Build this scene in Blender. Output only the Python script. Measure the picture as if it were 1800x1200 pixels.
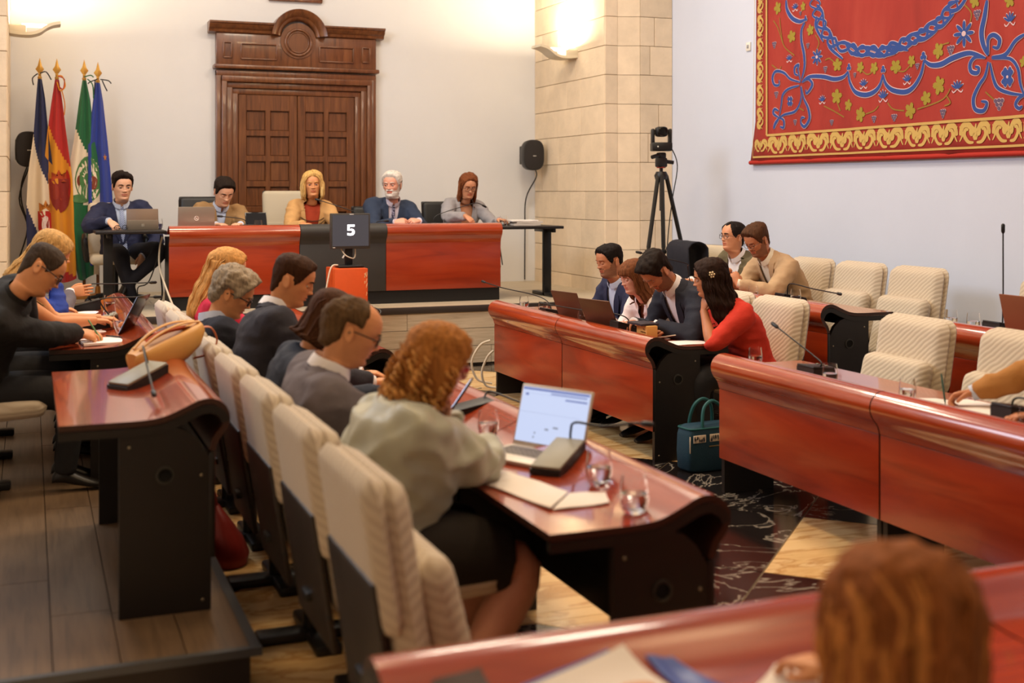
import bpy, bmesh, math, random
import numpy as np
from mathutils import Vector, Matrix, noise as mnoise
random.seed(7)
C = bpy.context.scene.collection
SC = bpy.context.scene
PI = math.pi
for o in list(bpy.data.objects): bpy.data.objects.remove(o)

# ------------------------------------------------------------------ camera, world, lights, exposure
cam = bpy.data.cameras.new('camera'); camo = bpy.data.objects.new('camera', cam); C.objects.link(camo)
camo.location = (0, 0, 1.70); camo.rotation_euler = (PI/2, 0, math.radians(-21.6))
cam.lens = 42.84; cam.sensor_width = 36; cam.shift_y = -265/1800
cam.clip_start = .05; cam.clip_end = 100
cam.dof.use_dof = True; cam.dof.focus_distance = 9.2; cam.dof.aperture_fstop = 1.9
SC.camera = camo
SC.view_settings.view_transform = 'Standard'; SC.view_settings.look = 'None'
SC.view_settings.gamma = 1; SC.view_settings.use_curve_mapping = False
SC.view_settings.exposure = -.1
w = bpy.data.worlds.new('world'); SC.world = w; w.use_nodes = True
w.node_tree.nodes['Background'].inputs[0].default_value = (.9, .85, .8, 1)
w.node_tree.nodes['Background'].inputs[1].default_value = .1
try:
    SC.cycles.use_denoising = True; SC.cycles.max_bounces = 8; SC.cycles.sample_clamp_indirect = 6
except Exception: pass
def area(name, loc, rot, sx, sy, power, col):
    l = bpy.data.lights.new(name, 'AREA'); l.shape = 'RECTANGLE'; l.size = sx; l.size_y = sy; l.energy = power; l.color = col
    o = bpy.data.objects.new(name, l); C.objects.link(o); o.location = loc; o.rotation_euler = rot
    return o
WARM = (1, .85, .66)
AMBER = (1, .70, .38)
COOL = (.74, .85, 1)
for (x, y, p, c_) in ((1.6, 2.6, 62, AMBER), (3.9, 3.2, 55, AMBER), (1.7, 6.6, 95, AMBER), (3.9, 6.6, 95, WARM), (1.7, 10.2, 95, WARM), (3.9, 10.2, 112, WARM)):
    area('ceiling_lamp', (x, y, 5.6), (0, 0, 0), 1.0, 1.0, p, c_)
area('window_daylight', (-.85, 8.5, 4.3), (0, math.radians(-90+8), 0), 1.6, 3.4, 195, COOL)

# ------------------------------------------------------------------ helpers
def S(r, g, b):
    f = lambda c: (c/255/12.92) if c <= 10 else (((c/255)+.055)/1.055)**2.4
    return (f(r), f(g), f(b), 1)
MATS = {}
def mat(name, col, rough=.6, metal=0, var=.0, vscale=8, bump=0, bscale=60, coat=0, emit=None, estr=0, trans=0, ior=1.45, stretch=(1,1,1), spec=.5, rand=0, sheen=0):
    if name in MATS: return MATS[name]
    m = bpy.data.materials.new(name); m.use_nodes = True; nt = m.node_tree; N = nt.nodes; L = nt.links
    b = N['Principled BSDF']; b.inputs['Base Color'].default_value = col; b.inputs['Roughness'].default_value = rough
    b.inputs['Metallic'].default_value = metal; b.inputs['Coat Weight'].default_value = coat; b.inputs['Coat Roughness'].default_value = .1
    b.inputs['IOR'].default_value = ior; b.inputs['Transmission Weight'].default_value = trans
    b.inputs['Specular IOR Level'].default_value = spec
    if sheen: b.inputs['Sheen Weight'].default_value = sheen
    if emit: b.inputs['Emission Color'].default_value = emit; b.inputs['Emission Strength'].default_value = estr
    if var or bump or rand:
        tc = N.new('ShaderNodeTexCoord'); mp = N.new('ShaderNodeMapping'); L.new(tc.outputs['Object'], mp.inputs[0]); mp.inputs['Scale'].default_value = stretch
    if var or rand:
        hs = N.new('ShaderNodeHueSaturation'); hs.inputs['Color'].default_value = col
        add = N.new('ShaderNodeMath'); add.operation = 'ADD'; add.inputs[0].default_value = 1
        if var:
            n = N.new('ShaderNodeTexNoise'); n.inputs['Scale'].default_value = vscale; n.inputs['Detail'].default_value = 5; n.inputs['Roughness'].default_value = .65
            L.new(mp.outputs[0], n.inputs[0])
            mr = N.new('ShaderNodeMapRange'); mr.inputs[1].default_value = .25; mr.inputs[2].default_value = .75; mr.inputs[3].default_value = -var; mr.inputs[4].default_value = var
            L.new(n.outputs[0], mr.inputs[0]); L.new(mr.outputs[0], add.inputs[0]); 
        else: add.inputs[0].default_value = 0
        a2 = N.new('ShaderNodeMath'); a2.operation = 'ADD'; L.new(add.outputs[0], a2.inputs[0]); a2.inputs[1].default_value = 0
        add.inputs[1].default_value = 1
        if rand:
            oi = N.new('ShaderNodeObjectInfo'); r2 = N.new('ShaderNodeMapRange'); r2.inputs[3].default_value = -rand; r2.inputs[4].default_value = rand
            L.new(oi.outputs['Random'], r2.inputs[0]); L.new(r2.outputs[0], a2.inputs[1])
        L.new(a2.outputs[0], hs.inputs['Value']); L.new(hs.outputs[0], b.inputs['Base Color'])
    if bump:
        n = N.new('ShaderNodeTexNoise'); n.inputs['Scale'].default_value = bscale; n.inputs['Detail'].default_value = 3
        L.new(mp.outputs[0], n.inputs[0]); bp = N.new('ShaderNodeBump'); bp.inputs['Strength'].default_value = bump; bp.inputs['Distance'].default_value = .01
        L.new(n.outputs[0], bp.inputs['Height']); L.new(bp.outputs[0], b.inputs['Normal'])
    MATS[name] = m; return m

def rampmat(name, cols, scale, stretch, rough, detail=6, distort=0, coat=0, bump=0, rot=(0,0,0), wave=None, rand=0):
    """noise or wave through a colour ramp: grain, marble veins"""
    if name in MATS: return MATS[name]
    m = bpy.data.materials.new(name); m.use_nodes = True; nt = m.node_tree; N = nt.nodes; L = nt.links; b = N['Principled BSDF']
    b.inputs['Roughness'].default_value = rough; b.inputs['Coat Weight'].default_value = coat; b.inputs['Coat Roughness'].default_value = .06
    tc = N.new('ShaderNodeTexCoord'); mp = N.new('ShaderNodeMapping'); L.new(tc.outputs['Object'], mp.inputs[0]); mp.inputs['Scale'].default_value = stretch; mp.inputs['Rotation'].default_value = rot
    if rand:
        oi = N.new('ShaderNodeObjectInfo'); cm = N.new('ShaderNodeCombineXYZ'); mu = N.new('ShaderNodeMath'); mu.operation = 'MULTIPLY'; mu.inputs[1].default_value = 40
        L.new(oi.outputs['Random'], mu.inputs[0])
        for i in range(3): L.new(mu.outputs[0], cm.inputs[i])
        L.new(cm.outputs[0], mp.inputs['Location'])
    if wave:
        n = N.new('ShaderNodeTexWave'); n.wave_type = 'BANDS'; n.bands_direction = wave; n.inputs['Distortion'].default_value = distort; n.inputs['Detail'].default_value = detail; n.inputs['Detail Scale'].default_value = 1.5
    else:
        n = N.new('ShaderNodeTexNoise'); n.inputs['Detail'].default_value = detail; n.inputs['Distortion'].default_value = distort; n.inputs['Roughness'].default_value = .6
    n.inputs['Scale'].default_value = scale; L.new(mp.outputs[0], n.inputs[0])
    r = N.new('ShaderNodeValToRGB'); e = r.color_ramp.elements
    while len(e) < len(cols): e.new(.5)
    for el, (p, c) in zip(e, cols): el.position = p; el.color = c
    L.new(n.outputs['Fac'], r.inputs[0]); L.new(r.outputs[0], b.inputs['Base Color'])
    if bump:
        bp = N.new('ShaderNodeBump'); bp.inputs['Strength'].default_value = bump; bp.inputs['Distance'].default_value = .006
        L.new(n.outputs['Fac'], bp.inputs['Height']); L.new(bp.outputs[0], b.inputs['Normal'])
    MATS[name] = m; return m

class M:
    def __init__(s): s.v = []; s.f = []; s.mi = []
    def add(s, vs, fs, mi=0):
        k = len(s.v); s.v.extend([tuple(p) for p in vs]); s.f.extend([tuple(i+k for i in q) for q in fs]); s.mi.extend([mi]*len(fs)); return s
    def box(s, c, d, R=None, mi=0, taper=1):
        x, y, z = d[0]/2, d[1]/2, d[2]/2
        vs = [Vector((a*x*(taper if e > 0 else 1), b*y*(taper if e > 0 else 1), e*z)) for a, b, e in ((-1,-1,-1),(1,-1,-1),(1,1,-1),(-1,1,-1),(-1,-1,1),(1,-1,1),(1,1,1),(-1,1,1))]
        if R is not None: vs = [R @ p for p in vs]
        c = Vector(c); vs = [p+c for p in vs]
        return s.add(vs, [(0,3,2,1),(4,5,6,7),(0,1,5,4),(1,2,6,5),(2,3,7,6),(3,0,4,7)], mi)
    def rbox(s, c, d, b=.01, seg=2, R=None, mi=0):
        bm = bmesh.new(); bmesh.ops.create_cube(bm, size=1)
        for v in bm.verts: v.co = Vector((v.co.x*d[0], v.co.y*d[1], v.co.z*d[2]))
        b = min(b, min(d)*.499)
        bmesh.ops.bevel(bm, geom=bm.edges[:], offset=b, segments=seg, profile=.5, affect='EDGES')
        bm.verts.index_update(); c = Vector(c)
        vs = [((R @ v.co) if R is not None else v.co)+c for v in bm.verts]; fs = [[v.index for v in f.verts] for f in bm.faces]; bm.free()
        return s.add(vs, fs, mi)
    def tube(s, pts, r, n=8, cap=True, mi=0, flat=1.0, up=None):
        pts = [Vector(p) for p in pts]; rings = []
        rr = r if isinstance(r, (list, tuple)) else [r]*len(pts)
        prev = None
        for i, p in enumerate(pts):
            t = (pts[min(i+1, len(pts)-1)]-pts[max(i-1, 0)])
            if t.length < 1e-9: t = Vector((0,0,1))
            t.normalize()
            if prev is None:
                a = Vector(up) if up else (Vector((0,0,1)) if abs(t.z) < .9 else Vector((1,0,0)))
            else: a = prev
            a = a - t*a.dot(t)
            if a.length < 1e-6: a = Vector((1,0,0)) - t*t.x
            a.normalize(); bb = t.cross(a); prev = a
            rings.append([p+a*(math.cos(2*PI*k/n)*rr[i]*flat)+bb*(math.sin(2*PI*k/n)*rr[i]) for k in range(n)])
        return s.loft(rings, cap, mi)
    def loft(s, rings, cap=True, mi=0, close=True):
        n = len(rings[0]); vs = [p for r in rings for p in r]; fs = []
        for i in range(len(rings)-1):
            for k in range(n if close else n-1):
                a = i*n+k; b = i*n+(k+1) % n; fs.append((a, b, b+n, a+n))
        if cap: fs.append(tuple(range(n-1, -1, -1))); fs.append(tuple((len(rings)-1)*n+k for k in range(n)))
        return s.add(vs, fs, mi)
    def lathe(s, prof, n=20, c=(0,0,0), R=None, mi=0):
        rings = []; c = Vector(c)
        for r, z in prof:
            ring = [Vector((max(r, 1e-5)*math.cos(2*PI*k/n), max(r, 1e-5)*math.sin(2*PI*k/n), z)) for k in range(n)]
            rings.append([((R @ p) if R is not None else p)+c for p in ring])
        return s.loft(rings, False, mi)
    def sph(s, c, r, n=10, m=7, R=None, mi=0):
        r = (r, r, r) if not isinstance(r, (tuple, list)) else r
        rings = []; c = Vector(c)
        for i in range(m+1):
            t = PI*i/m; q = max(math.sin(t), 1e-4)
            ring = [Vector((r[0]*q*math.cos(2*PI*k/n), r[1]*q*math.sin(2*PI*k/n), -r[2]*math.cos(t))) for k in range(n)]
            rings.append([((R @ p) if R is not None else p)+c for p in ring])
        return s.loft(rings, False, mi)
    def prism(s, poly, ax, a, b, mi=0):
        """poly in the two other axes, extruded along ax from a to b"""
        def P(u, v, t): return {'x': (t, u, v), 'y': (u, t, v), 'z': (u, v, t)}[ax]
        n = len(poly); vs = [P(u, v, a) for u, v in poly]+[P(u, v, b) for u, v in poly]
        fs = [(i, (i+1) % n, n+(i+1) % n, n+i) for i in range(n)]+[tuple(range(n-1, -1, -1)), tuple(range(n, 2*n))]
        return s.add(vs, fs, mi)
    def strip(s, prof, ax, a, b, th, n=1, mi=0):
        """open profile given a thickness th (inwards normal) and extruded"""
        P = [Vector((u, v)) for u, v in prof]; Q = []
        for i, p in enumerate(P):
            t = (P[min(i+1, len(P)-1)]-P[max(i-1, 0)]).normalized(); Q.append(p+Vector((-t.y, t.x))*th)
        m = len(P)
        pts = [(p.x, p.y) for p in P]+[(p.x, p.y) for p in reversed(Q)]
        def W(u, v, t): return {'x': (t, u, v), 'y': (u, t, v), 'z': (u, v, t)}[ax]
        rings = [[W(u, v, a+(b-a)*i/n) for u, v in pts] for i in range(n+1)]
        k = len(s.v); L = 2*m; s.v.extend([tuple(p) for r in rings for p in r])
        for i in range(n):
            for j in range(L):
                j2 = (j+1) % L; s.f.append((k+i*L+j, k+i*L+j2, k+(i+1)*L+j2, k+(i+1)*L+j)); s.mi.append(mi)
        for i, base in ((0, k), (1, k+n*L)):
            for j in range(m-1):
                q = (base+j, base+j+1, base+L-2-j, base+L-1-j); s.f.append(q if i else q[::-1]); s.mi.append(mi)
        return s
    def mesh(s, name, mats, smooth=40):
        me = bpy.data.meshes.new(name); me.from_pydata(s.v, [], s.f)
        bm = bmesh.new(); bm.from_mesh(me); bmesh.ops.recalc_face_normals(bm, faces=bm.faces[:]); bm.to_mesh(me); bm.free()
        for m_ in (mats if isinstance(mats, (list, tuple)) else [mats]): me.materials.append(m_)
        if any(s.mi): me.polygons.foreach_set('material_index', s.mi)
        if smooth:
            me.polygons.foreach_set('use_smooth', [True]*len(me.polygons)); me.set_sharp_from_angle(angle=math.radians(smooth))
        me.update(); return me
    def obj(s, name, mats, parent=None, smooth=40, loc=None, rz=0):
        o = bpy.data.objects.new(name, s.mesh(name, mats, smooth)); C.objects.link(o)
        if parent: o.parent = parent
        if loc: o.location = loc
        if rz: o.rotation_euler = (0, 0, rz)
        return o
def tag(o, label=None, cat=None, group=None, kind=None):
    if label: o['label'] = label
    if cat: o['category'] = cat
    if group: o['group'] = group
    if kind: o['kind'] = kind
    return o
def thing(name, label, cat, loc=(0,0,0), rz=0, group=None, kind=None):
    o = bpy.data.objects.new(name, None); C.objects.link(o); o.location = loc; o.rotation_euler = (0, 0, rz); o.empty_display_size = .1
    return tag(o, label, cat, group, kind)
def struct(name, m_, mats, parent=None, smooth=40, label=None):
    o = m_.obj(name, mats, parent, smooth)
    if not parent: o['kind'] = 'structure'
    if label: o['label'] = label
    return o
def inst(name, me, parent, loc, rot=(0,0,0), sc=(1,1,1)):
    o = bpy.data.objects.new(name, me); C.objects.link(o); o.parent = parent; o.location = loc; o.rotation_euler = rot; o.scale = sc
    return o
def dup(root, loc, rz, label=None, group=None):
    r = root.copy(); C.objects.link(r); r.location = loc; r.rotation_euler = (0, 0, rz)
    if label: r['label'] = label
    if group: r['group'] = group
    for ch in list(root.children):
        c = ch.copy(); C.objects.link(c); c.parent = r
        for g in ch.children:
            d = g.copy(); C.objects.link(d); d.parent = c
    return r
def crom(P, n=6):
    P = [Vector(p) for p in P]; out = []
    for i in range(len(P)-1):
        p0 = P[max(i-1, 0)]; p1 = P[i]; p2 = P[i+1]; p3 = P[min(i+2, len(P)-1)]
        for k in range(n):
            t = k/n; out.append(.5*((2*p1)+(p2-p0)*t+(2*p0-5*p1+4*p2-p3)*t*t+(3*p1-p0-3*p2+p3)*t**3))
    out.append(P[-1]); return out
def R3(x=0, y=0, z=0):
    return Matrix.Rotation(z, 3, 'Z') @ Matrix.Rotation(y, 3, 'Y') @ Matrix.Rotation(x, 3, 'X')

# ------------------------------------------------------------------ materials
cherry = rampmat('cherry_wood', [(.2, S(122,40,14)), (.45, S(156,56,22)), (.6, S(170,66,28)), (.8, S(142,48,19))], 3.2, (7, .45, 3), .2, 8, .5, coat=.75, rand=1)
cherry_front = rampmat('cherry_front', [(.2, S(108,30,9)), (.42, S(148,45,16)), (.6, S(162,55,21)), (.8, S(124,36,12))], 2.0, (2, .5, 3.5), .3, 8, .9, coat=.12, rand=1)
orange_wood = mat('orange_wood', S(196,84,26), .35, var=.12, vscale=5, stretch=(1,1,4), coat=.2)
blacklam = mat('black_laminate', S(26,21,19), .42, var=.12, vscale=20)
blackmet = mat('black_metal', S(22,21,21), .4)
blackpl = mat('black_plastic', S(20,19,20), .45)
greypl = mat('grey_plastic', S(142,138,122), .45)
darkedge = mat('dark_edge', S(58,30,20), .4)
cream = None
def cream_fabric():
    m = bpy.data.materials.new('cream_fabric'); m.use_nodes = True; N = m.node_tree.nodes; L = m.node_tree.links; b = N['Principled BSDF']
    b.inputs['Roughness'].default_value = .85; b.inputs['Sheen Weight'].default_value = .2
    tc = N.new('ShaderNodeTexCoord'); mp = N.new('ShaderNodeMapping'); mp.inputs['Rotation'].default_value = (math.radians(-38), 0, 0); L.new(tc.outputs['Object'], mp.inputs[0])
    wv = N.new('ShaderNodeTexWave'); wv.bands_direction = 'Z'; wv.inputs['Scale'].default_value = 12; wv.inputs['Distortion'].default_value = 3.2; wv.inputs['Detail'].default_value = 2; wv.inputs['Detail Scale'].default_value = .7
    L.new(mp.outputs[0], wv.inputs[0])
    r = N.new('ShaderNodeValToRGB'); r.color_ramp.elements[0].color = S(190,172,149); r.color_ramp.elements[1].color = S(206,191,168); r.color_ramp.elements[0].position = .0; r.color_ramp.elements[1].position = .6
    L.new(wv.outputs['Fac'], r.inputs[0]); L.new(r.outputs[0], b.inputs['Base Color'])
    bp = N.new('ShaderNodeBump'); bp.inputs['Strength'].default_value = .16; bp.inputs['Distance'].default_value = .01; L.new(wv.outputs['Fac'], bp.inputs['Height']); L.new(bp.outputs[0], b.inputs['Normal'])
    return m
cream = cream_fabric()
wallpaint = mat('wall_paint', S(221,220,219), .8, var=.02, vscale=1.5, bump=.04, bscale=30)
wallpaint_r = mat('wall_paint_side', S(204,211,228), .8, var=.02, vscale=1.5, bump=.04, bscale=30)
stone = mat('sandstone', S(224,203,174), .85, var=.10, vscale=4, bump=.25, bscale=35, rand=.09)
mortar = mat('mortar', S(212,192,162), .95)
marble_b = rampmat('black_marble', [(.0, S(20,17,17)), (.485, S(28,23,22)), (.5, S(150,140,125)), (.515, S(30,25,24)), (1, S(18,16,16))], 1.6, (1, 1, 1), .12, 9, 1.6, rand=1)
marble_c = rampmat('cream_marble', [(.25, S(206,164,104)), (.45, S(226,188,130)), (.5, S(190,145,88)), (.55, S(230,196,142)), (.8, S(218,178,118))], 1.3, (1, 3.5, 1), .14, 8, 1.2, rot=(0,0,.8), rand=1)
plank_m = rampmat('pale_plank', [(.25, S(158,142,118)), (.5, S(190,174,148)), (.75, S(206,190,164))], 3, (.8, 14, 14), .45, 6, .5, rand=1)
plank_d = rampmat('platform_plank', [(.25, S(88,70,52)), (.5, S(112,90,68)), (.75, S(124,101,77))], 3, (14, .8, 14), .4, 6, .5, rand=1)
brownwood = rampmat('door_wood', [(.25, S(70,38,20)), (.5, S(106,62,33)), (.75, S(128,80,45))], 3, (9, 9, .7), .32, 6, .6, coat=.25, rand=1)
skirt_dark = mat('step_nosing', S(52,44,40), .5)

# ------------------------------------------------------------------ room shell
XL, XR, YB, YF, ZC = -.98, 6.64, 14.0, -3.2, 6.0
DZ = .58; PZ = .15
fl = struct('floor', M().box(((XL+XR)/2, (YB+YF)/2, -.06), (XR-XL+.4, YB-YF+.4, .1)), mortar)
struct('wall_back', M().box(((XL+XR)/2, YB+.1, ZC/2), (XR-XL+.6, .2, ZC+.2)), wallpaint)
struct('wall_right', M().box((XR+.1, (YB+YF)/2, ZC/2), (.2, YB-YF+.4, ZC+.2)), wallpaint_r)
struct('wall_left', M().box((XL-.1, (YB+YF)/2, ZC/2), (.2, YB-YF+.4, ZC+.2)), wallpaint)
struct('wall_front', M().box(((XL+XR)/2, YF-.1, ZC/2), (XR-XL+.6, .2, ZC+.2)), wallpaint)
struct('ceiling', M().box(((XL+XR)/2, (YB+YF)/2, ZC+.1), (XR-XL+.4, YB-YF+.4, .2)), wallpaint)

# floor tiles: diagonal chequer, clipped to the hall
def clip(poly, x0, x1, y0, y1):
    for ax, lim, sg in ((0, x0, 1), (0, x1, -1), (1, y0, 1), (1, y1, -1)):
        out = []
        for i in range(len(poly)):
            a, b = poly[i], poly[(i+1) % len(poly)]
            da, db = sg*(a[ax]-lim), sg*(b[ax]-lim)
            if da >= 0: out.append(a)
            if da*db < 0:
                t = da/(da-db); out.append((a[0]+(b[0]-a[0])*t, a[1]+(b[1]-a[1])*t))
        poly = out
        if len(poly) < 3: return []
    return poly
q = math.sqrt(.5); u0, v0, pt = 5.43, 1.13, 1.0
for xa, xb, y0, y1 in ((.5, 2.35, .6, 4.42), (.5, 2.35, 4.52, 11.2), (2.35, 5.2, .6, 11.2)):
    for i in range(-6, 10):
        for j in range(-6, 10):
            g = .004
            cs = [(u0+i*pt+a, v0+j*pt-b) for a, b in ((g, g), (pt-g, g), (pt-g, pt-g), (g, pt-g))]
            P = clip([((u-v)*q, (u+v)*q) for u, v in cs], xa, xb, y0, y1)
            if len(P) < 3: continue
            ar = abs(sum(P[k][0]*P[(k+1) % len(P)][1]-P[(k+1) % len(P)][0]*P[k][1] for k in range(len(P))))/2
            if ar < .01: continue
            M().prism(P, 'z', -.02, 0).obj('tile', ({(-1,1): marble_b, (1,1): marble_b, (2,1): marble_c} if xa > 1 else {}).get((i, j), marble_c if (i+j) % 2 == 0 else marble_b), fl, 0)
for k in range(2):
    M().box((.5+1.85*(k+.5)/2, 4.47, -.009), (1.85/2-.004, .094, .018)).obj('border_tile', marble_c, fl, 0)

# platforms and dais with planks
def platform(name, x0, x1, y0, y1, z0, z1, wd, along, matr, label):
    b = struct(name, M().box(((x0+x1)/2, (y0+y1)/2, (z0+z1-.02)/2), (x1-x0, y1-y0, z1-z0-.02)), skirt_dark, label=label)
    rnd = random.Random(3)
    a0, a1, l0, l1 = (x0, x1, y0, y1) if along == 'y' else (y0, y1, x0, x1)
    n = round((a1-a0)/wd); wd = (a1-a0)/n
    for i in range(n):
        p = l0; first = True
        while p < l1-.01:
            ln = rnd.uniform(.5, 1.3) if first else 1.6; first = False
            e = min(p+ln, l1)
            if l1-e < .3: e = l1
            c = (a0+wd*(i+.5), (p+e)/2); d = (wd-.004, e-p-.004)
            if along == 'x': c = c[::-1]; d = d[::-1]
            M().box((c[0], c[1], z1-.01), (d[0], d[1], .02)).obj('plank', matr, b, 0); p = e
    return b
pl = platform('trim_1', XL, .70, 4.19, 10.2, 0, PZ, .21, 'y', plank_d, 'low wooden platform under the outer desks by the left wall')
struct('trim_2', M().box((.715, 7.2, PZ-.012), (.035, 6.03, .028)).box((-.14, 4.172, PZ-.012), (1.75, .03, .028)), mat('step_edge', S(88,90,94), .4, .3))
pr = platform('trim_3', 4.96, XR, 2.4, 11.0, 0, PZ, .24, 'y', plank_d, 'low wooden platform under the outer desks by the right wall')
da = platform('trim_4', XL, XR, 11.25, YB, 0, DZ, .22, 'x', plank_m, 'raised dais floor below the back wall')
rs = struct('trim_5', M().box((2.83, 11.24, .26), (7.6, .02, .52)), skirt_dark)
for k, zz in enumerate((.02, .19, .36)):
    for i in range(7):
        x0 = XL+i*1.3-(k*.43); x1 = x0+1.3
        x0 = max(x0, XL); x1 = min(x1, XR)
        M().box(((x0+x1)/2, 11.222, zz+.083), (x1-x0-.004, .02, .165)).obj('plank', plank_m, rs, 0)
struct('trim_6', M().rbox((2.83, 11.225, DZ-.03), (7.6, .05, .062), .006), skirt_dark)

# sandstone piers: a core and its blocks
def pier(name, label, side):
    sg = 1 if side > 0 else -1
    fx = lambda x: x if side > 0 else 2*2.83-x
    core = M().box(((fx(5.88)+fx(6.64))/2, 13.0, 3.0), (.74, 1.93, 6.0))
    root = struct(name, core, mortar, label=label)
    rnd = random.Random(5)
    zs = [1.69+.32*k for k in range(-6, 14)]
    for k, z in enumerate(zs[:-1]):
        if z+.32 < DZ and side > 0 and z < 0: pass
        z0 = max(z, 0.0); z1 = z+.32
        if z1 <= 0.02: continue
        # side face along y
        p = 12.03
        while p < 13.98:
            e = min(p+rnd.choice((.38, .5, .62, .75)), 14.0)
            if 14.0-e < .2: e = 14.0
            M().rbox((fx(5.865), (p+e)/2, (z0+z1)/2), (.03+rnd.uniform(0, .006), e-p-.004, z1-z0-.005), .004, 1).obj('stone_block', stone, root, 30); p = e
        # front: narrow return, chamfer, flat
        o = rnd.uniform(-.1, .1)
        M().rbox((fx(5.93), 12.03, (z0+z1)/2), (.15, .03, z1-z0-.005), .004, 1).obj('stone_block', stone, root, 30)
        pol = [(fx(6.005), 12.02), (fx(6.235), 11.93), (fx(6.235), 12.06), (fx(6.005), 12.06)]
        M().prism(pol, 'z', z0+.0025, z1-.0025).obj('stone_block', stone, root, 0)
        ed = [6.238, 6.43+o, XR] if k % 3 else [6.238, XR]
        for a, b in zip(ed, ed[1:]):
            M().rbox(((fx(a)+fx(b))/2, 11.975, (z0+z1)/2), (b-a-.006, .09+rnd.uniform(0, .008), z1-z0-.005), .004, 1).obj('stone_block', stone, root, 30)
    return root
pier('pillar_right', 'pale sandstone pier between back wall and tapestry wall', 1)
pier('pillar_left', 'pale sandstone pier at the left end of the back wall', -1)

# ------------------------------------------------------------------ panelled door in the back wall
def door():
    D = thing('door_1', 'dark panelled double door with moulded surround and arched cornice', None, (2.865, YB, DZ), 0, None, 'structure'); D.scale = (.95, 1, .945)
    y = lambda d: -d
    Wd = .97                                                             # half width of the surround
    # jambs: stepped mouldings
    for sg in (-1, 1):
        for i, (a, b, d) in enumerate(((.97, .91, .10), (.91, .85, .14), (.85, .78, .10), (.78, .71, .07))):
            M().rbox((sg*(a+b)/2, -d/2, (2.62-.07*i)/2), (a-b, d, 2.62-.07*i), .008).obj('jamb_moulding', brownwood, D)
    for i, (z0, z1, d, hw) in enumerate(((2.55, 2.62, .10, .97), (2.48, 2.55, .14, .91), (2.41, 2.48, .10, .85), (2.34, 2.41, .07, .78))):
        M().rbox((0, -d/2-.0015, (z0+z1)/2), (2*hw, d, z1-z0), .008).obj('head_moulding', brownwood, D)
    M().rbox((0, -.07, 2.66), (2.0, .16, .05), .012).obj('head_moulding', brownwood, D)
    fr = M().rbox((0, -.05, 2.86), (1.94, .10, .40), .006).obj('frieze', brownwood, D)
    def frame(cx, cz, w_, h_, name):
        m_ = M()
        for dx, dz, sx, sz in ((0, h_/2, w_, .016), (0, -h_/2, w_, .016), (w_/2, 0, .016, h_), (-w_/2, 0, .016, h_)):
            m_.rbox((cx+dx, -.108, cz+dz), (sx, .025, sz), .005)
        m_.obj(name, brownwood, fr)
    for cx in (-.84, .84): frame(cx, 2.86, .09, .18, 'small_panel_moulding')
    for cx in (-.47, .47): frame(cx, 2.85, .42, .18, 'long_panel_moulding')
    # cornice with the round arch in the middle
    prof = [(.10, 3.06), (.13, 3.07), (.14, 3.10), (.17, 3.12), (.19, 3.16), (.21, 3.17), (.21, 3.19), (0, 3.19), (0, 3.06)]
    for x0, x1 in ((-1.06, -.30), (.30, 1.06)):
        a, b = x0, x1
        M().prism([(-d, z) for d, z in prof], 'x', a, b).obj('cornice', brownwood, D, 30)
    ring = []
    for k in range(25):
        t = PI*(.02+.96*k/24); 
        ring.append([(math.cos(t)*r, -d, 3.04+math.sin(t)*r) for r, d in ((.205, 0), (.205, .10), (.225, .13), (.25, .14), (.275, .18), (.31, .20), (.335, .21), (.335, 0))])
    M().loft(ring, True).obj('arch_cornice', brownwood, D, 35)
    M().prism([(math.cos(2*PI*k/40)*.215, 3.0+math.sin(2*PI*k/40)*.215) for k in range(40)], 'y', 0, -.115).obj('roundel', brownwood, D, 30)
    m_ = M(); 
    for r_, w_ in ((.155, .018), (.125, .01)):
        m_.loft([[(math.cos(2*PI*k/40)*(r_+w_*math.cos(a)), -.115-w_*math.sin(a), 2.98+math.sin(2*PI*k/40)*(r_+w_*math.cos(a))) for k in range(40)] for a in [PI*j/6 for j in range(7)]], False)
    m_.obj('roundel_moulding', brownwood, D, 60)
    # two leaves, each 2 x 6 sunken panels
    for sg in (-1, 1):
        leaf = M()
        x0, x1 = (-.705, -.004) if sg < 0 else (.004, .705)
        xs = [x0, x0+.095, x0+.095+.225, x0+.095+.225+.06, x0+.095+.51, x1]
        zs = [0.0]
        z = .08
        rows = []
        while z < 2.2:
            rows.append((z, z+.235)); z += .305
        leaf.box(((x0+x1)/2, -.012, 1.17), (x1-x0, .02, 2.34))
        for a, b in ((xs[0], xs[1]), (xs[2], xs[3]), (xs[4], xs[5])): leaf.rbox(((a+b)/2, -.04, 1.17), (b-a, .04, 2.34), .006, 1)
        zz = 0
        for a, b in rows+[(2.34, 2.34)]:
            if a > zz: leaf.rbox(((xs[1]+xs[4])/2, -.0395, (zz+a)/2), (xs[4]-xs[1]+.01, .039, a-zz), .006, 1)
            zz = b
        lf = leaf.obj('door_leaf', brownwood, D, 30)
        for a, b in rows:
            for l, r_ in ((xs[1], xs[2]), (xs[3], xs[4])):
                M().rbox(((l+r_)/2, -.024, (a+b)/2), (r_-l-.012, .012, b-a-.012), .004, 1).obj('panel', brownwood, lf, 30)
door()
fr = thing('picture_frame', 'dark wooden picture frame hung above the door', 'picture', (2.85, YB-.03, 4.39))
M().rbox((0, 0, -.5), (.62, .04, .035), .006).rbox((-.295, 0, 0), (.035, .04, 1.0), .006).rbox((.295, 0, 0), (.035, .04, 1.0), .006).rbox((0, 0, .5), (.62, .04, .035), .006).obj('frame', brownwood, fr)
M().box((0, .005, 0), (.58, .012, .98)).obj('canvas', mat('old_canvas', S(90,70,50), .7, var=.3), fr)
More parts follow.
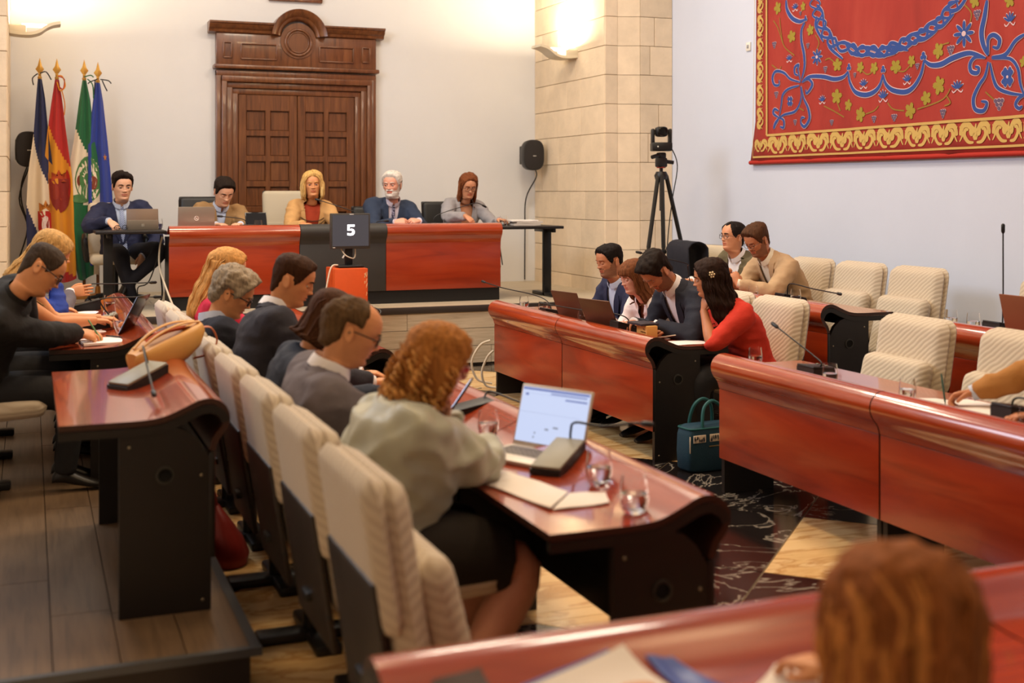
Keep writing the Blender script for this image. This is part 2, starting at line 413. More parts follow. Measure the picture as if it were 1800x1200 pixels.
# ------------------------------------------------------------------ curved desks of the council benches
PROF = crom([(.60, .715, 0), (.45, .715, 0), (.32, .716, 0), (.24, .725, 0), (.17, .752, 0), (.11, .778, 0), (.06, .780, 0), (.018, .755, 0), (0, .71, 0), (.012, .665, 0), (.042, .625, 0), (.055, .585, 0)], 4)
PROF = [(p.x, p.y) for p in PROF]
def bench_meshes(L):
    h = L/2-.004
    top = M().strip(PROF, 'y', -h, h, .022).mesh('desk_top', [cherry, darkedge], 35)
    top.polygons.foreach_set('material_index', [1 if abs(p.normal.y) > .9 or p.index >= len(PROF)-1 else 0 for p in top.polygons])
    fp = M().rbox((.066, 0, .388), (.024, 2*h, .392), .005).mesh('front_panel', [cherry_front, blacklam])
    fp.polygons.foreach_set('material_index', [0 if p.normal.x < -.5 else 1 for p in fp.polygons])
    ep = [(.07, .0), (.395, .0), (.395, .66), (.39, .69), (.30, .692), (.22, .69), (.16, .67), (.115, .63), (.09, .585), (.07, .56)]
    e = M().prism(ep, 'y', -.015, .015).mesh('end_panel', blacklam, 30)
    # end board that follows the roll of the top
    roll = [(x+.006, z-.0) for x, z in PROF]
    b = M().strip([(x, z-.022) for x, z in PROF if x > .0 and z > .70 or x > .1], 'y', -.012, .012, .03).mesh('edge_board', blacklam, 35)
    back = M().box((.083, 0, .46), (.008, 2*h-.03, .26)).box((.30, 0, .665), (.02, 2*h-.03, .08)).mesh('back_board', blacklam, 0)
    g = M(); n = 20
    g.loft([[(r*math.cos(2*PI*k/n), y, r*math.sin(2*PI*k/n)) for k in range(n)] for r, y in ((.034, .0), (.034, -.006), (.026, -.007), (.024, .0))], False)
    g = g.mesh('grommet', mat('grommet', S(46,44,40), .5), 40)
    hole = M().prism([(.024*math.cos(2*PI*k/16), .024*math.sin(2*PI*k/16)) for k in range(16)], 'y', -.002, .001).mesh('grommet_hole', mat('hole_black', S(4,4,4), .9), 0)
    sc = M().sph((0, 0, 0), (.006, .003, .006), 8, 5).mesh('screw', mat('screw_metal', S(150,140,120), .35, .8))
    return top, fp, e, b, back, g, hole, sc
BM = {}
def bench(label, X0, yc, L, rz, z=0, group=None):
    key = round(L, 2)
    if key not in BM: BM[key] = bench_meshes(L)
    top, fp, e, b, back, g, hole, sc = BM[key]
    t = thing('council_desk', label, 'desk', (X0, yc, z), rz, group)
    inst('desk_top', top, t, (0,0,0)); inst('front_panel', fp, t, (0,0,0)); inst('back_board', back, t, (0,0,0))
    for sg in (-1, 1):
        o = inst('end_panel', e, t, (0, sg*(L/2-.022), 0)); inst('edge_board', b, t, (0, sg*(L/2-.014), -.003))
        gr = inst('grommet', g, o, (.235, sg*.0155, .51), (0, 0, 0 if sg < 0 else PI)); inst('grommet_hole', hole, o, (.235, sg*.0155, .51))
        for sx, sz in ((.105, .50), (.36, .62), (.10, .04)): inst('screw', sc, o, (sx, sg*.016, sz))
    return t
XIL, XIR, XOL, XOR = 1.985, 3.565, .695, 4.945
bench('nearest red-brown desk on the left of the aisle, with laptop and open papers', XIL, 3.9, 1.4, PI)
bench('red-brown desk on the left of the aisle in front of the balding man in grey', XIL, 5.3, 1.4, PI)
bench('red-brown desk left of the aisle with phone and curled corner showing past the balding man', XIL, 7.55, 1.4, PI)
bench('red-brown desk left of the aisle nearest the monitor pedestal, before the curly grey-haired man', XIL, 8.95, 1.4, PI)
bench('red-brown desk right of the aisle with wooden block and woman in red', XIR, 7.45, 1.4, 0)
bench('red-brown desk right of the aisle closest to the dais, before the man with goatee', XIR, 8.85, 1.4, 0)
bench('large red-brown desk right of the aisle beside the teal bag', XIR, 5.27, 1.4, 0)
bench('red-brown desk cut by the right edge, with papers under a writing hand', XIR, 3.87, 1.4, 0)
bench('glossy outer desk on the low wooden platform carrying the tan handbag', XOL, 5.3, 1.4, PI, PZ)
bench('outer left desk at which the man in black sweater writes', XOL, 7.5, 1.4, PI, PZ)
bench('outer left desk nearest the flags, with two microphones', XOL, 8.9, 1.4, PI, PZ)
bench('outer right desk with black end panel facing the empty cream chairs', XOR, 7.55, 1.4, 0, PZ)
bench('outer right desk in front of the tripod and the man in olive waistcoat', XOR, 8.95, 1.4, 0, PZ)
bench('outer right desk near the wall bearing two glasses and an upright microphone', XOR, 5.3, 1.4, 0, PZ)
bench('outer right desk cut by the right edge behind the brown laptop', XOR, 3.9, 1.4, 0, PZ)
bench('closest red desk in front of the long-haired woman, with papers and blue folder', 1.32, 2.40, 1.4, -PI/2)
bench('closest red desk hidden behind the long-haired woman at the bottom edge', 2.72, 2.40, 1.4, -PI/2)

# ------------------------------------------------------------------ tip-up conference chairs
def chair_meshes():
    tilt = R3(0, math.radians(-9), 0)
    def grid_pad(w_, h_, t_, nr, c, R):
        """pillowed slab in the y-z plane, front towards +x"""
        m_ = M(); n, k = 22, 22
        def side(sg):
            vs = []
            for i in range(n+1):
                for j in range(k+1):
                    u = -1+2*i/n; v = -1+2*j/k
                    # square to rounded square
                    r_ = nr
                    y_, z_ = u*w_/2, v*h_/2
                    cx_, cz_ = w_/2-r_, h_/2-r_
                    if abs(y_) > cx_ and abs(z_) > cz_:
                        dy, dz = abs(y_)-cx_, abs(z_)-cz_; l = math.hypot(dy, dz); mx = max(dy, dz)
                        if l > 0: dy, dz = dy/l*mx, dz/l*mx
                        y_ = math.copysign(cx_+dy, y_); z_ = math.copysign(cz_+dz, z_)
                    e = min(1, (1-max(abs(u), abs(v)))/.22)
                    p = t_/2*math.sqrt(max(0, 1-(1-e)**2))
                    d = (u*.75+v)*w_/.085
                    rip = .0012*math.sin(d*2*PI/2+1.5*math.sin(v*3))*e
                    vs.append(R @ Vector((sg*(p+rip*(1 if sg > 0 else .6)), y_, z_))+Vector(c))
            fs = [(i*(k+1)+j, (i+1)*(k+1)+j, (i+1)*(k+1)+j+1, i*(k+1)+j+1) for i in range(n) for j in range(k)]
            m_.add(vs, fs if sg > 0 else [f[::-1] for f in fs])
        side(1); side(-1)
        me = bpy.data.meshes.new('t'); me.from_pydata(m_.v, [], m_.f); bm = bmesh.new(); bm.from_mesh(me); bmesh.ops.remove_doubles(bm, verts=bm.verts[:], dist=.0012); bm.verts.index_update(); r_ = M(); r_.add([v.co for v in bm.verts], [[v.index for v in f.verts] for f in bm.faces]); bm.free(); bpy.data.meshes.remove(me); return r_
    back = grid_pad(.57, .60, .10, .07, (0, 0, .68), tilt)
    rear = grid_pad(.58, .42, .07, .07, (-.055, 0, .775), tilt)
    shell = M().rbox((-.045, 0, .50), (.022, .50, .44), .02, 3, tilt)
    seat_d = grid_pad(.54, .50, .11, .06, (.30, 0, .44), R3(0, math.radians(-90-4), 0) )
    seat_u = grid_pad(.54, .48, .11, .06, (.13, 0, .53), R3(0, math.radians(-14), 0))
    ped = M().tube([(.12, 0, .03), (.12, 0, .40)], .035, 12).rbox((.12, 0, .40), (.20, .30, .03), .008).rbox((.01, 0, .40), (.14, .08, .03), .006)
    base = M().rbox((.14, 0, .02), (.46, .10, .04), .012).rbox((.14, 0, .02), (.10, .44, .04), .012)
    pin = M().sph((0, 0, 0), .012, 8, 5)
    return (back.mesh('backrest', cream, 60), rear.mesh('back_pad', cream, 60), shell.mesh('back_shell', mat('chair_shell', S(40,30,24), .45)), seat_d.mesh('seat', cream, 60), seat_u.mesh('seat', cream, 60), ped.mesh('pedestal', blackmet), base.mesh('foot', blackmet), pin.mesh('hinge_pin', blackmet))
CH = chair_meshes()
def chair(label, x, y, rz, z=0, down=True, group=None):
    t = thing('conference_chair', label, 'chair', (x, y, z), rz, group)
    inst('backrest', CH[0], t, (0,0,0)); inst('back_pad', CH[1], t, (0,0,0)); inst('back_shell', CH[2], t, (0,0,0))
    inst('seat', CH[3] if down else CH[4], t, (0,0,0)); inst('pedestal', CH[5], t, (0,0,0)); inst('foot', CH[6], t, (0,0,0)); inst('hinge_pin', CH[7], t, (-.03, .24, .40)); inst('hinge_pin', CH[7], t, (-.03, -.24, .40))
    return t
XCL = .88
for k, (lb, dn) in enumerate((('nearest cream chair with tipped-up seat, beside the woman in sage blouse', False), ('cream chair in which the woman in sage blouse sits', True),
        ('cream chair behind the balding man in grey suit', True), ('cream chair behind the brown-bobbed person', True), ('cream chair behind the cropped-haired man in navy suit', True),
        ('cream chair behind the curly grey-haired man, beside the tan handbag', True), ('cream chair behind the blonde woman in red top', True), ('cream chair of the left inner row nearest the dais', False))):
    chair(lb, XCL, 3.20+.70*k, 0, 0, dn)
XCR = 4.66
for y, lb, dn in ((6.98, 'cream chair behind the woman in red', True), (7.62, 'cream chair behind the man in dark blazer looking down', True), (8.22, 'cream chair behind the woman in white blouse', True), (8.82, 'cream chair behind the man with goatee', True),
        (5.62, 'cream chair with tipped-up seat behind the desk by the teal bag', False), (4.80, 'cream chair with tipped-up seat beside the writing hand', False), (4.0, 'cream chair cut by the right edge, under the man in tan jacket', True)):
    chair(lb, XCR, y, PI, 0, dn)
for y, lb, dn in ((7.34, 'empty cream chair by the wall, seat tipped up, nearest the upright microphone', False), (8.02, 'empty cream chair by the wall, seat tipped up, second from the upright microphone', False), (8.68, 'cream chair behind the young man in beige blazer', True), (9.36, 'cream chair behind the man in olive waistcoat', True), (6.02, 'cream chair by the wall at the right edge, above the brown laptop', True)):
    chair(lb, 6.12, y, PI, PZ, dn)
for y, lb in ((6.86, 'cream chair under the man in black sweater'), (7.66, 'cream chair under the blonde woman with bare arms'), (8.38, 'cream chair under the person in blue sleeve'), (9.10, 'cream chair under the man in grey jacket by the flags')):
    chair(lb, -.46, y, 0, PZ, True)
chair('cream chair under the long-haired woman at the bottom edge', 1.22, 1.18, PI/2, 0, True)

# ------------------------------------------------------------------ dais desk, side tables, pedestal and monitor
def president_desk():
    t = thing('president_desk', 'long red and black desk on the dais below the door', 'desk', (2.85, 11.62, DZ), PI/2)
    # local x runs to the sitters (+Y), local y runs to -X
    pr_ = [(x, z+.01) for x, z in PROF]
    for a, b, nm, m1, m2 in ((-1.65, -.43, 'right_wing', cherry, cherry_front), (-.43, .43, 'centre', mat('charcoal_leather', S(52,48,44), .55, var=.08), mat('charcoal_leather', S(52,48,44), .55)), (.43, 1.65, 'left_wing', cherry, cherry_front)):
        pz = pr_ if nm != 'centre' else [(x-.006, z+.004) for x, z in pr_]
        tp = M().strip(pz, 'y', a+.002, b-.002, .024).obj('desk_top', [m1, blacklam], t, 35)
        M().rbox((.066 if nm != 'centre' else .06, (a+b)/2, .365), (.024, b-a-.004, .47), .004).obj('front_panel', m2, t)
    M().box((.09, 0, .07), (.03, 3.26, .14)).obj('plinth', blackmet, t, 0)
    for sg in (-1, 1): M().prism([(.08, 0), (.5, 0), (.5, .68), (.2, .69), (.12, .64), (.08, .57)], 'y', sg*1.63-.012, sg*1.63+.012).obj('end_panel', blacklam, t, 30)
president_desk()
def side_table(label, x0, x1, legs):
    t = thing('side_table', label, 'table', ((x0+x1)/2, 12.0, DZ))
    h = (x1-x0)/2
    M().rbox((0, 0, .735), (2*h, .60, .03), .006).obj('table_top', blacklam, t)
    for lx in legs:
        M().rbox((lx-(x0+x1)/2, -.05, .36), (.085, .06, .72), .006).obj('leg', blackmet, t); M().rbox((lx-(x0+x1)/2, 0, .02), (.085, .52, .04), .008).obj('foot_bar', blackmet, t)
        M().rbox((lx-(x0+x1)/2, 0, .70), (.04, .5, .04), .004).obj('crossbar', blackmet, t)
    return t
side_table('narrow black side table left of the dais desk, in front of the flags', .56, 1.185, (.68,))
side_table('narrow black side table right of the dais desk with stacked papers', 4.51, 5.22, (5.13,))
# ------------------------------------------------------------------ people
NA = 72
_u = np.linspace(-PI, PI, NA, endpoint=False)
AN = _u-.42*np.sin(_u)                                   # ring angles, 0 = front, denser there
CA, SA = np.cos(AN), np.sin(AN)
def sup(c, n): return np.sign(c)*np.abs(c)**(2/n)
HEADT = np.array([  # z, front, back, half width
    (-.020, .052, .058, .054), (-.008, .068, .060, .055), (.0, .080, .062, .052), (.010, .090, .064, .053), (.022, .095, .067, .056), (.038, .0925, .070, .060), (.055, .0955, .075, .065), (.075, .0960, .083, .0695),
    (.100, .0945, .090, .0735), (.122, .0945, .096, .0755), (.145, .0985, .100, .0770), (.165, .0955, .101, .0770), (.185, .0870, .0965, .0730), (.203, .0700, .082, .0620), (.216, .0480, .060, .0450), (.223, .0280, .036, .027), (.2265, .008, .010, .008)])
def headtab(z):
    return [np.interp(z, HEADT[:, 0], HEADT[:, k]) for k in (1, 2, 3)]
def headring(z, grow=0.0):
    f, b, w_ = headtab(z)
    x = np.where(CA > 0, sup(CA, 2.25)*(f+grow), sup(CA, 2.05)*(b+grow)); y = sup(SA, 2.2)*(w_+grow)
    return np.stack([x, y, np.full(NA, z)], 1)
FEAT = [(.007, 0, .008, .119, .012), (.013, 0, .0095, .103, .012), (.021, 0, .0115, .0865, .009), (.008, .0125, .0065, .084, .006), (-.0115, .031, .0145, .117, .0105), (.0045, .030, .020, .1365, .007),
        (.005, .044, .016, .094, .014), (.0055, 0, .020, .0605, .0048), (.006, 0, .017, .0485, .0052), (-.005, 0, .022, .0545, .0024), (.005, 0, .017, .018, .012), (-.004, 0, .02, .037, .006), (-.004, .052, .012, .06, .02)]
def smooth(x): x = np.clip(x, 0, 1); return x*x*(3-2*x)
class Fig:
    pass
def skinmat(name, c): return mat('skin_'+name, c, .5, var=.06, vscale=25, bump=.03, bscale=200)
SK = {'fair': S(226,172,138), 'mid': S(208,146,108), 'tan': S(190,124,86), 'pink': S(222,160,134), 'warm': S(216,148,98)}
pending = []
def remesh(o, vox, it=4, fac=.5, post=None):
    m_ = o.modifiers.new('r', 'REMESH'); m_.mode = 'VOXEL'; m_.voxel_size = vox
    s_ = o.modifiers.new('s', 'SMOOTH'); s_.factor = fac; s_.iterations = it
    pending.append((o, post))
def cloth(name, c, rough=.85, var=.05, bump=.25, bscale=40, sheen=.0): return mat('cloth_'+name, c, rough, var=var, vscale=6, bump=bump, bscale=bscale, sheen=sheen)
TM = np.array([(-.02,.175,.13,.125),(0,.185,.145,.135),(.12,.182,.145,.13),(.3,.172,.135,.118),(.5,.180,.132,.118),(.68,.196,.132,.122),(.80,.210,.118,.118),(.88,.200,.098,.110),(.94,.160,.078,.095),(.975,.108,.066,.078),(1.0,.070,.058,.066)])
TF = np.array([(-.02,.175,.12,.125),(0,.185,.13,.135),(.12,.180,.13,.13),(.3,.150,.115,.11),(.5,.155,.13,.11),(.66,.168,.150,.112),(.80,.175,.118,.108),(.88,.166,.092,.10),(.94,.130,.072,.086),(.975,.090,.060,.07),(1.0,.062,.052,.06)])
def person(label, hip, z0, rz, crown, head=(0,0,0), skin='mid', fem=False, fat=1.0, hair=None, top=None, shirt=None, tie=None, hands=(), legs='trousers', legcol=None, group=None, face='open', beard=None, glasses=None, hk=1.0, twist=0, sk=1.0, legspec=None, brow=None, bs=1.05):
    hk = hk*1.05 if hk == 1.0 else hk; sk = sk*bs
    P = Fig(); rt = thing('person', label, 'person', (hip[0], hip[1], z0), rz, group)
    Rw = Matrix.Rotation(-rz, 3, 'Z'); loc = Vector((hip[0], hip[1], z0))
    L = lambda p: Rw @ (Vector(p)-loc)
    cr = L(crown)
    Rh = R3(0, 0, math.radians(head[0])) @ R3(0, math.radians(head[1]), 0) @ R3(math.radians(head[2]), 0, 0)
    hs = hk*(.95 if fem else 1.0)
    HO = cr - Rh @ Vector((-.01, 0, .2265*hs+.004))                # head origin (chin level on the ear axis)
    H = lambda p: HO + Rh @ (Vector(p)*hs)
    B = HO + Rh @ Vector((-.022*hs, 0, -.0*hs)) + Vector((-.018, 0, -.046))     # neck base
    A0 = Vector((-.03, 0, .44)); c1 = Vector((-.04, 0, .44+.55*(B.z-.44)))
    bez = lambda t: A0*(1-t)**2+c1*(2*t*(1-t))+B*t*t
    def frame(t):
        e = .01; T = (bez(min(t+e, 1))-bez(max(t-e, -.05))).normalized()
        tw = math.radians(twist)*max(0, t); Y = Vector((-math.sin(tw), math.cos(tw), 0)); Y = (Y-T*T.dot(Y)).normalized(); X = Y.cross(T)
        return bez(t), X, Y, T
    TB = TF if fem else TM
    def tsize(t):
        hw, fd, bd = [float(np.interp(t, TB[:, 0], TB[:, k])) for k in (1, 2, 3)]
        f_ = fat if t < .8 else 1+(fat-1)*max(0, (1-t))/.2
        nk = bs if t < .92 else 1.0; return hw*(1+(f_-1)*.7)*nk, fd*f_*nk, bd*(1+(f_-1)*.6)*nk
    def tpt(t, ang, off=0):
        o, X, Y, T = frame(t); hw, fd, bd = tsize(t); c, s = math.cos(ang), math.sin(ang)
        return o+X*(math.copysign(abs(c)**(2/2.4), c)*((fd if c > 0 else bd)+off))+Y*(math.copysign(abs(s)**(2/2.4), s)*(hw+off))
    def ty(t, y, off=0):                                            # point on the chest front with lateral y
        hw = tsize(t)[0]; s = max(-1, min(1, y/hw)); return tpt(t, math.asin(math.copysign(abs(s)**1.2, s)), off)
    def ring(t, off, n=40): return [tpt(t, 2*PI*k/n, off) for k in range(n)]
    # ---- arms
    sw = (.165 if fem else .192)*(1+(fat-1)*.4)*bs
    arms = []
    al, bl = (.285*sk, .25*sk) if fem else (.31*sk, .27*sk)
    for sg, hd in zip((1, -1), hands if hands else (None, None)):
        o, X, Y, T = frame(.855); Sh = o+Y*sg*sw*.9-X*.005
        if hd is None:                                              # resting in the lap
            W = Vector((.30, sg*.10, .56)); hint = Vector((-.2, sg*.6, -.6)); dv = Vector((.9, -sg*.4, -.2)); nv = Vector((0, 0, -1)); curl = .3
        else:
            W = (H(hd[0][1]) if hd[0][0] == 'head' else L(hd[0])); dv = Rw @ Vector(hd[1]); nv = Rw @ Vector(hd[2]); curl = hd[3]; hint = (Rw @ Vector(hd[4])) if len(hd) > 4 and hd[4] else Vector((-.15, sg*.55, -.8))
        d = W-Sh; D_ = d.length
        a, b = al, bl
        if D_ > (a+b)*.995: k_ = D_/((a+b)*.995); a *= k_; b *= k_
        q_ = (a*a-b*b+D_*D_)/(2*D_); h_ = math.sqrt(max(0, a*a-q_*q_)); u = d.normalized(); hp = hint-u*hint.dot(u); hp.normalize()
        E = Sh+u*q_+hp*h_
        arms.append((Sh, E, W, dv.normalized(), nv.normalized(), curl, sg, Y))
    # ---- body mesh: torso core, neck, head in one loft
    sm = skinmat(skin, SK[skin]); bm_ = M()
    rings = []
    for t in (0, .2, .4, .6, .75, .85, .92): rings.append([tpt(t, 2*PI*(-.5+k/NA), -.035 if t < .8 else (-.06 if t < .9 else -.085)) for k in range(NA)])
    nw = .050 if fem else .060
    o1, X1, Y1, T1 = frame(1.0); n0 = o1-T1*.03+X1*.0; n1 = H((-.004, 0, -.020)); XH, YH, ZH = Rh @ Vector((1,0,0)), Rh @ Vector((0,1,0)), Rh @ Vector((0,0,1))
    for i in range(6):
        s = i/5; ctr = n0.lerp(n1, s); X = (X1*(1-s)+XH*s).normalized(); Y = (Y1*(1-s)+YH*s); Y = (Y-X*X.dot(Y)).normalized()
        wd = nw*(1.12-.16*min(1, s*1.6))
        rings.append([ctr+X*(CA[j]*wd*(1.0 if CA[j] < 0 else .93))+Y*(SA[j]*wd) for j in range(NA)])
    zr = np.concatenate([np.linspace(-.008, .044, 14), np.linspace(.046, .066, 11), np.linspace(.070, .135, 20), np.linspace(.141, .215, 15), [.220, .224, .2262]])
    hidx0 = len(rings)
    for z in zr:
        p = headring(z); fr_ = CA > .05
        dx = np.zeros(NA)
        for A, y0, sy, zc, sz in FEAT: dx += A*np.exp(-((np.abs(p[:, 1])-y0)/sy)**2-((z-zc)/sz)**2)
        p[:, 0] += np.where(fr_, dx, 0)
        if beard:
            bmask = ((p[:, 0] > -.01) & (z < .045) & (CA > -.2)) | ((z < .074) & (z > .064) & (np.abs(p[:, 1]) < .03) & fr_)
            thk = beard[1]
            for j in np.nonzero(bmask)[0]:
                q2 = p[j]; p[j] = q2+np.array((.8*max(CA[j], 0), .5*SA[j], -.25 if z < .02 else 0))*thk*(.8+.5*mnoise.noise(Vector((q2[0]*90, q2[1]*90, z*90))))
        rings.append([H(x) for x in p])
    bm_.loft(rings, True)
    # material index by region
    nh = len(zr)
    for i in range(nh-1):
        z = (zr[i]+zr[i+1])/2
        for j in range(NA):
            a = (AN[j]+AN[(j+1) % NA])/2 if j < NA-1 else PI; f = headring(z)[j]
            mi = 0
            if f[0] > .05 and abs(f[1]) < .023 and .0455 < z < .0645: mi = 1
            if beard:
                deg = abs(math.degrees(a)); up = np.interp(deg, [0, 22, 30, 60, 75, 90, 95], [.042, .042, .062, .07, .115, .12, 0])
                jit = .004*mnoise.noise(Vector((f[1]*150, z*150, f[0]*80)))
                if (z+jit < up and deg < 95 and z > -.02) or (.066 < z+jit < .0765 and abs(f[1]) < .032 and f[0] > .05) or (beard[2] and .03 < z < .075 and .022 < abs(f[1]) < .034 and f[0] > 0): mi = 2 if mi != 1 else 1
            bm_.mi[(hidx0+i)*NA+j] = mi
    # ears
    for sg in (1, -1):
        Re = R3(0, math.radians(-12), 0) @ R3(0, 0, sg*math.radians(22))
        e = M().sph((0,0,0), (.019, .0075, .032), 12, 9)
        vs = []
        for v in e.v:
            v = Vector(v); rr_ = (v.x/.019)**2+(v.z/.032)**2
            if v.y*sg > 0: v.y -= sg*.006*max(0, 1-rr_*1.6)
            if v.z < 0: v.x += .006*(-v.z/.032)
            vs.append(H(Re @ v+Vector((-.016, sg*.0775, .100))))
        bm_.add(vs, e.f)
    # eyelids (with a dark lash band), brows
    lid = 24 if face == 'open' else -24
    for sg in (1, -1):
        ec = Vector((.0815, sg*.031, .1165)); n1_, n2_ = 12, 12
        for lo, hi, mi in ((lid, 120, 0), (lid-7, lid, 3), (-100, -24 if face == 'open' else lid-7, 0)):
            vs = []; ks = 6 if mi == 0 else 1
            for i in range(ks+1):
                el = math.radians(lo+(hi-lo)*i/ks)
                for j in range(n1_+1):
                    az = math.radians(-80+160*j/n1_); r_ = .0132 if mi == 0 else .0134
                    vs.append(H(ec+Vector((math.cos(az)*math.cos(el), math.sin(az), math.cos(az)*math.sin(el)))*r_))
            bm_.add(vs, [(i*(n1_+1)+j, i*(n1_+1)+j+1, (i+1)*(n1_+1)+j+1, (i+1)*(n1_+1)+j) for i in range(ks) for j in range(n1_)], mi)
        bp_ = []
        for k in range(7):
            yy = .012+.038*k/6; zz = .1345+.006*math.sin(PI*(.15+.75*k/6)); fx_ = float(np.interp(yy, [0, .015, .03, .05], [.1035, .1025, .0985, .0855]))
            bp_.append(H((fx_, sg*yy, zz)))
        bm_.tube(bp_, [x*hs for x in (.002, .0036, .004, .004, .0036, .003, .0012)], 6, True, 2 if not beard or brow is None else 4)
    # hands and bare arms, one surface with the body
    sleeve = (top or {}).get('sleeve', 1.0)
    wr = .024 if fem else .028
    for (Sh, E, W, dv, nv, curl, sg, Y) in arms:
        fa = (W-E).normalized(); ua = (E-Sh).normalized()
        k_ = (.9 if fem else 1.0)*bs
        bm_.tube([Sh, Sh.lerp(E, .5), E-ua*.03, E+fa*.02, E.lerp(W, .35), E.lerp(W, .8), W], [x*k_*(1.08 if fat > 1.1 else 1) for x in (.048, .046, .038, .040, .041, .030, .027)], 12)
        zx = dv; zz = -nv; zz = (zz-zx*zz.dot(zx)).normalized(); zy = zz.cross(zx)
        hsx = (.82 if fem else .94)*sk
        fr = lambda p: W+zx*p[0]*hsx+zy*p[1]*hsx*(1 if sg < 0 else -1)+zz*p[2]*hsx
        pr = []
        for x, hw, ht, yo, zo in ((-.02,.026,.021,0,0),(.0,.028,.019,0,0),(.025,.034,.017,.003,.001),(.055,.041,.0155,.003,.003),(.082,.0415,.0125,.002,.003),(.096,.036,.008,.001,.0)):
            pr.append([fr((x, yo+hw*math.copysign(abs(math.cos(2*PI*k/16))**.75, math.cos(2*PI*k/16)), zo+ht*math.copysign(abs(math.sin(2*PI*k/16))**.9, math.sin(2*PI*k/16)))) for k in range(16)])
        bm_.loft(pr, True)
        for fi, (y0, ln, x0) in enumerate(((.031, .064, .084), (.011, .071, .089), (-.010, .066, .087), (-.029, .051, .080))):
            c_ = curl*(1+.08*fi); p = Vector((x0, y0, .001)); ang = 0; pts = [p-Vector((.012, 0, 0))]; pts.append(p)
            sp = (.06, .01, -.03, -.09)[fi]*(1-curl)
            for li, be in ((.46, 75), (.31, 95), (.23, 60)):
                ang += math.radians(be*c_); dvv = Vector((math.cos(ang), sp, -math.sin(ang))); p = p+dvv*ln*li; pts.append(p)
            bm_.tube([fr(x) for x in crom(pts, 3)], [r_*hsx for r_ in np.interp(np.linspace(0, 1, len(crom(pts, 3))), [0, .25, .6, .93, 1], [.0088, .0092, .0082, .0066, .0035])], 8)
        th = [Vector((.012, .022, -.004)), Vector((.035, .042, -.010)), Vector((.062, .052-.018*curl, -.016-.012*curl)), Vector((.088-.012*curl, .052-.038*curl, -.020-.022*curl))]
        cc = crom(th, 3); bm_.tube([fr(x) for x in cc], [r_*hsx for r_ in np.interp(np.linspace(0, 1, len(cc)), [0, .4, .9, 1], [.014, .011, .008, .004])], 8)
    if legs == 'bare':
        for pts, rr_ in legspec['skin']: bm_.tube(crom([L(p) for p in pts], 4), list(np.interp(np.linspace(0, 1, len(crom([L(p) for p in pts], 4))), np.linspace(0, 1, len(rr_)), rr_)), 14)
    hc = (hair or {}).get('col', S(40,28,20)); hm = hairmat(hc)
    bcol = mat('beard_'+str([round(c, 3) for c in beard[0]]), beard[0], .8, var=.25, vscale=150) if beard else hm
    body = bm_.obj('body', [sm, mat('lips_'+skin, tuple(c*m_ for c, m_ in zip(SK[skin], (.82, .55, .55, 1))), .45), bcol, mat('lash', S(30,20,16), .6), hm], rt, 80)
    # eyes
    gz = (head[3] if len(head) > 3 else 0)
    for sg in (1, -1):
        e = M().sph((0,0,0), .0122, 14, 12); m_ = M(); m_.v = e.v; m_.f = e.f
        gd = Vector((math.cos(math.radians(gz)), math.sin(math.radians(gz)), -.12 if face == 'open' else -.4)).normalized()
        m_.mi = [1 if (sum((Vector(e.v[i]) for i in f), Vector())/len(f)).normalized().dot(gd) > .88 else 0 for f in e.f]
        m_.v = [tuple(H(Vector(v)+Vector((.0815, sg*.031, .1165)))) for v in e.v]
        m_.obj('eye', [mat('eye_white', S(214,204,196), .25), mat('iris', S(38,26,20), .2)], rt, 80)
    # ---- hair
    if hair: make_hair(hair, H, hs, hm, rt)
    if glasses:
        g = M(); gc, thick, rnd_ = glasses
        for sg in (1, -1):
            pts = []
            for k in range(21):
                t = 2*PI*k/20; c, s = math.cos(t), math.sin(t); n_ = 2 if rnd_ else 3.2
                pts.append(H((.1045-.006*abs(sup(np.array(c), n_))*(1 if c*1 > 0 else .2), sg*(.033+.0235*float(sup(np.array(c), n_))), .113+.0185*float(sup(np.array(s), n_)))))
            g.tube(pts, thick, 6, False)
            g.tube([H((.098, sg*.056, .118)), H((.075, sg*.073, .119)), H((.0, sg*.0815, .116)), H((-.02, sg*.082, .105))], thick*.9, 6)
        g.tube([H((.106, -.010, .118)), H((.110, 0, .121)), H((.106, .010, .118))], thick, 6)
        g.obj('glasses', mat('frame_'+str([round(c, 3) for c in gc]), gc, .3), rt, 60)
    # ---- garments
    if top:
        j = M(); ts = [-.02, .06, .15, .25, .35, .45, .55, .65, .73, .80, .86, .91, .95, .98, 1.0]
        off = top.get('off', .0)
        j.loft([ring(t, off) for t in ts], True)
        for (Sh, E, W, dv, nv, curl, sg, Y) in arms:
            fa = (W-E).normalized(); ua = (E-Sh).normalized()
            k_ = (.86 if fem else 1.0)*top.get('arm', 1.0)*(1+(fat-1)*.45)*bs
            path = [Sh-Y*sg*.07+Vector((0, 0, -.01)), Sh-Y*sg*.005, Sh.lerp(E, .35), Sh.lerp(E, .75), E-ua*.02+(fa*.012), E+fa*.04, E.lerp(W, .4), E.lerp(W, .75), W-fa*.012]
            rad = [.080, .083, .073, .064, .059, .060, .057, .048, top.get('cuff', .041)]
            if sleeve < 1:
                n_ = max(3, int(round(sleeve*8))+1); path = path[:n_]; rad = rad[:n_]
            rad = [r_*k_ for r_ in rad]; cc = crom(path, 4); j.tube(cc, list(np.interp(np.linspace(0, 1, len(cc)), np.linspace(0, 1, len(rad)), rad)), 16)
        jo = j.obj(top['name'], top['mat'], rt, None)
        vt, vw = top.get('v', (None, 0))
        wamp = top.get('wrinkle', .011); seedv = Vector((hip[0]*3, hip[1]*3, 1))
        fr_cache = [(t, frame(t), tsize(t)) for t in np.linspace(.3, 1.0, 36)]
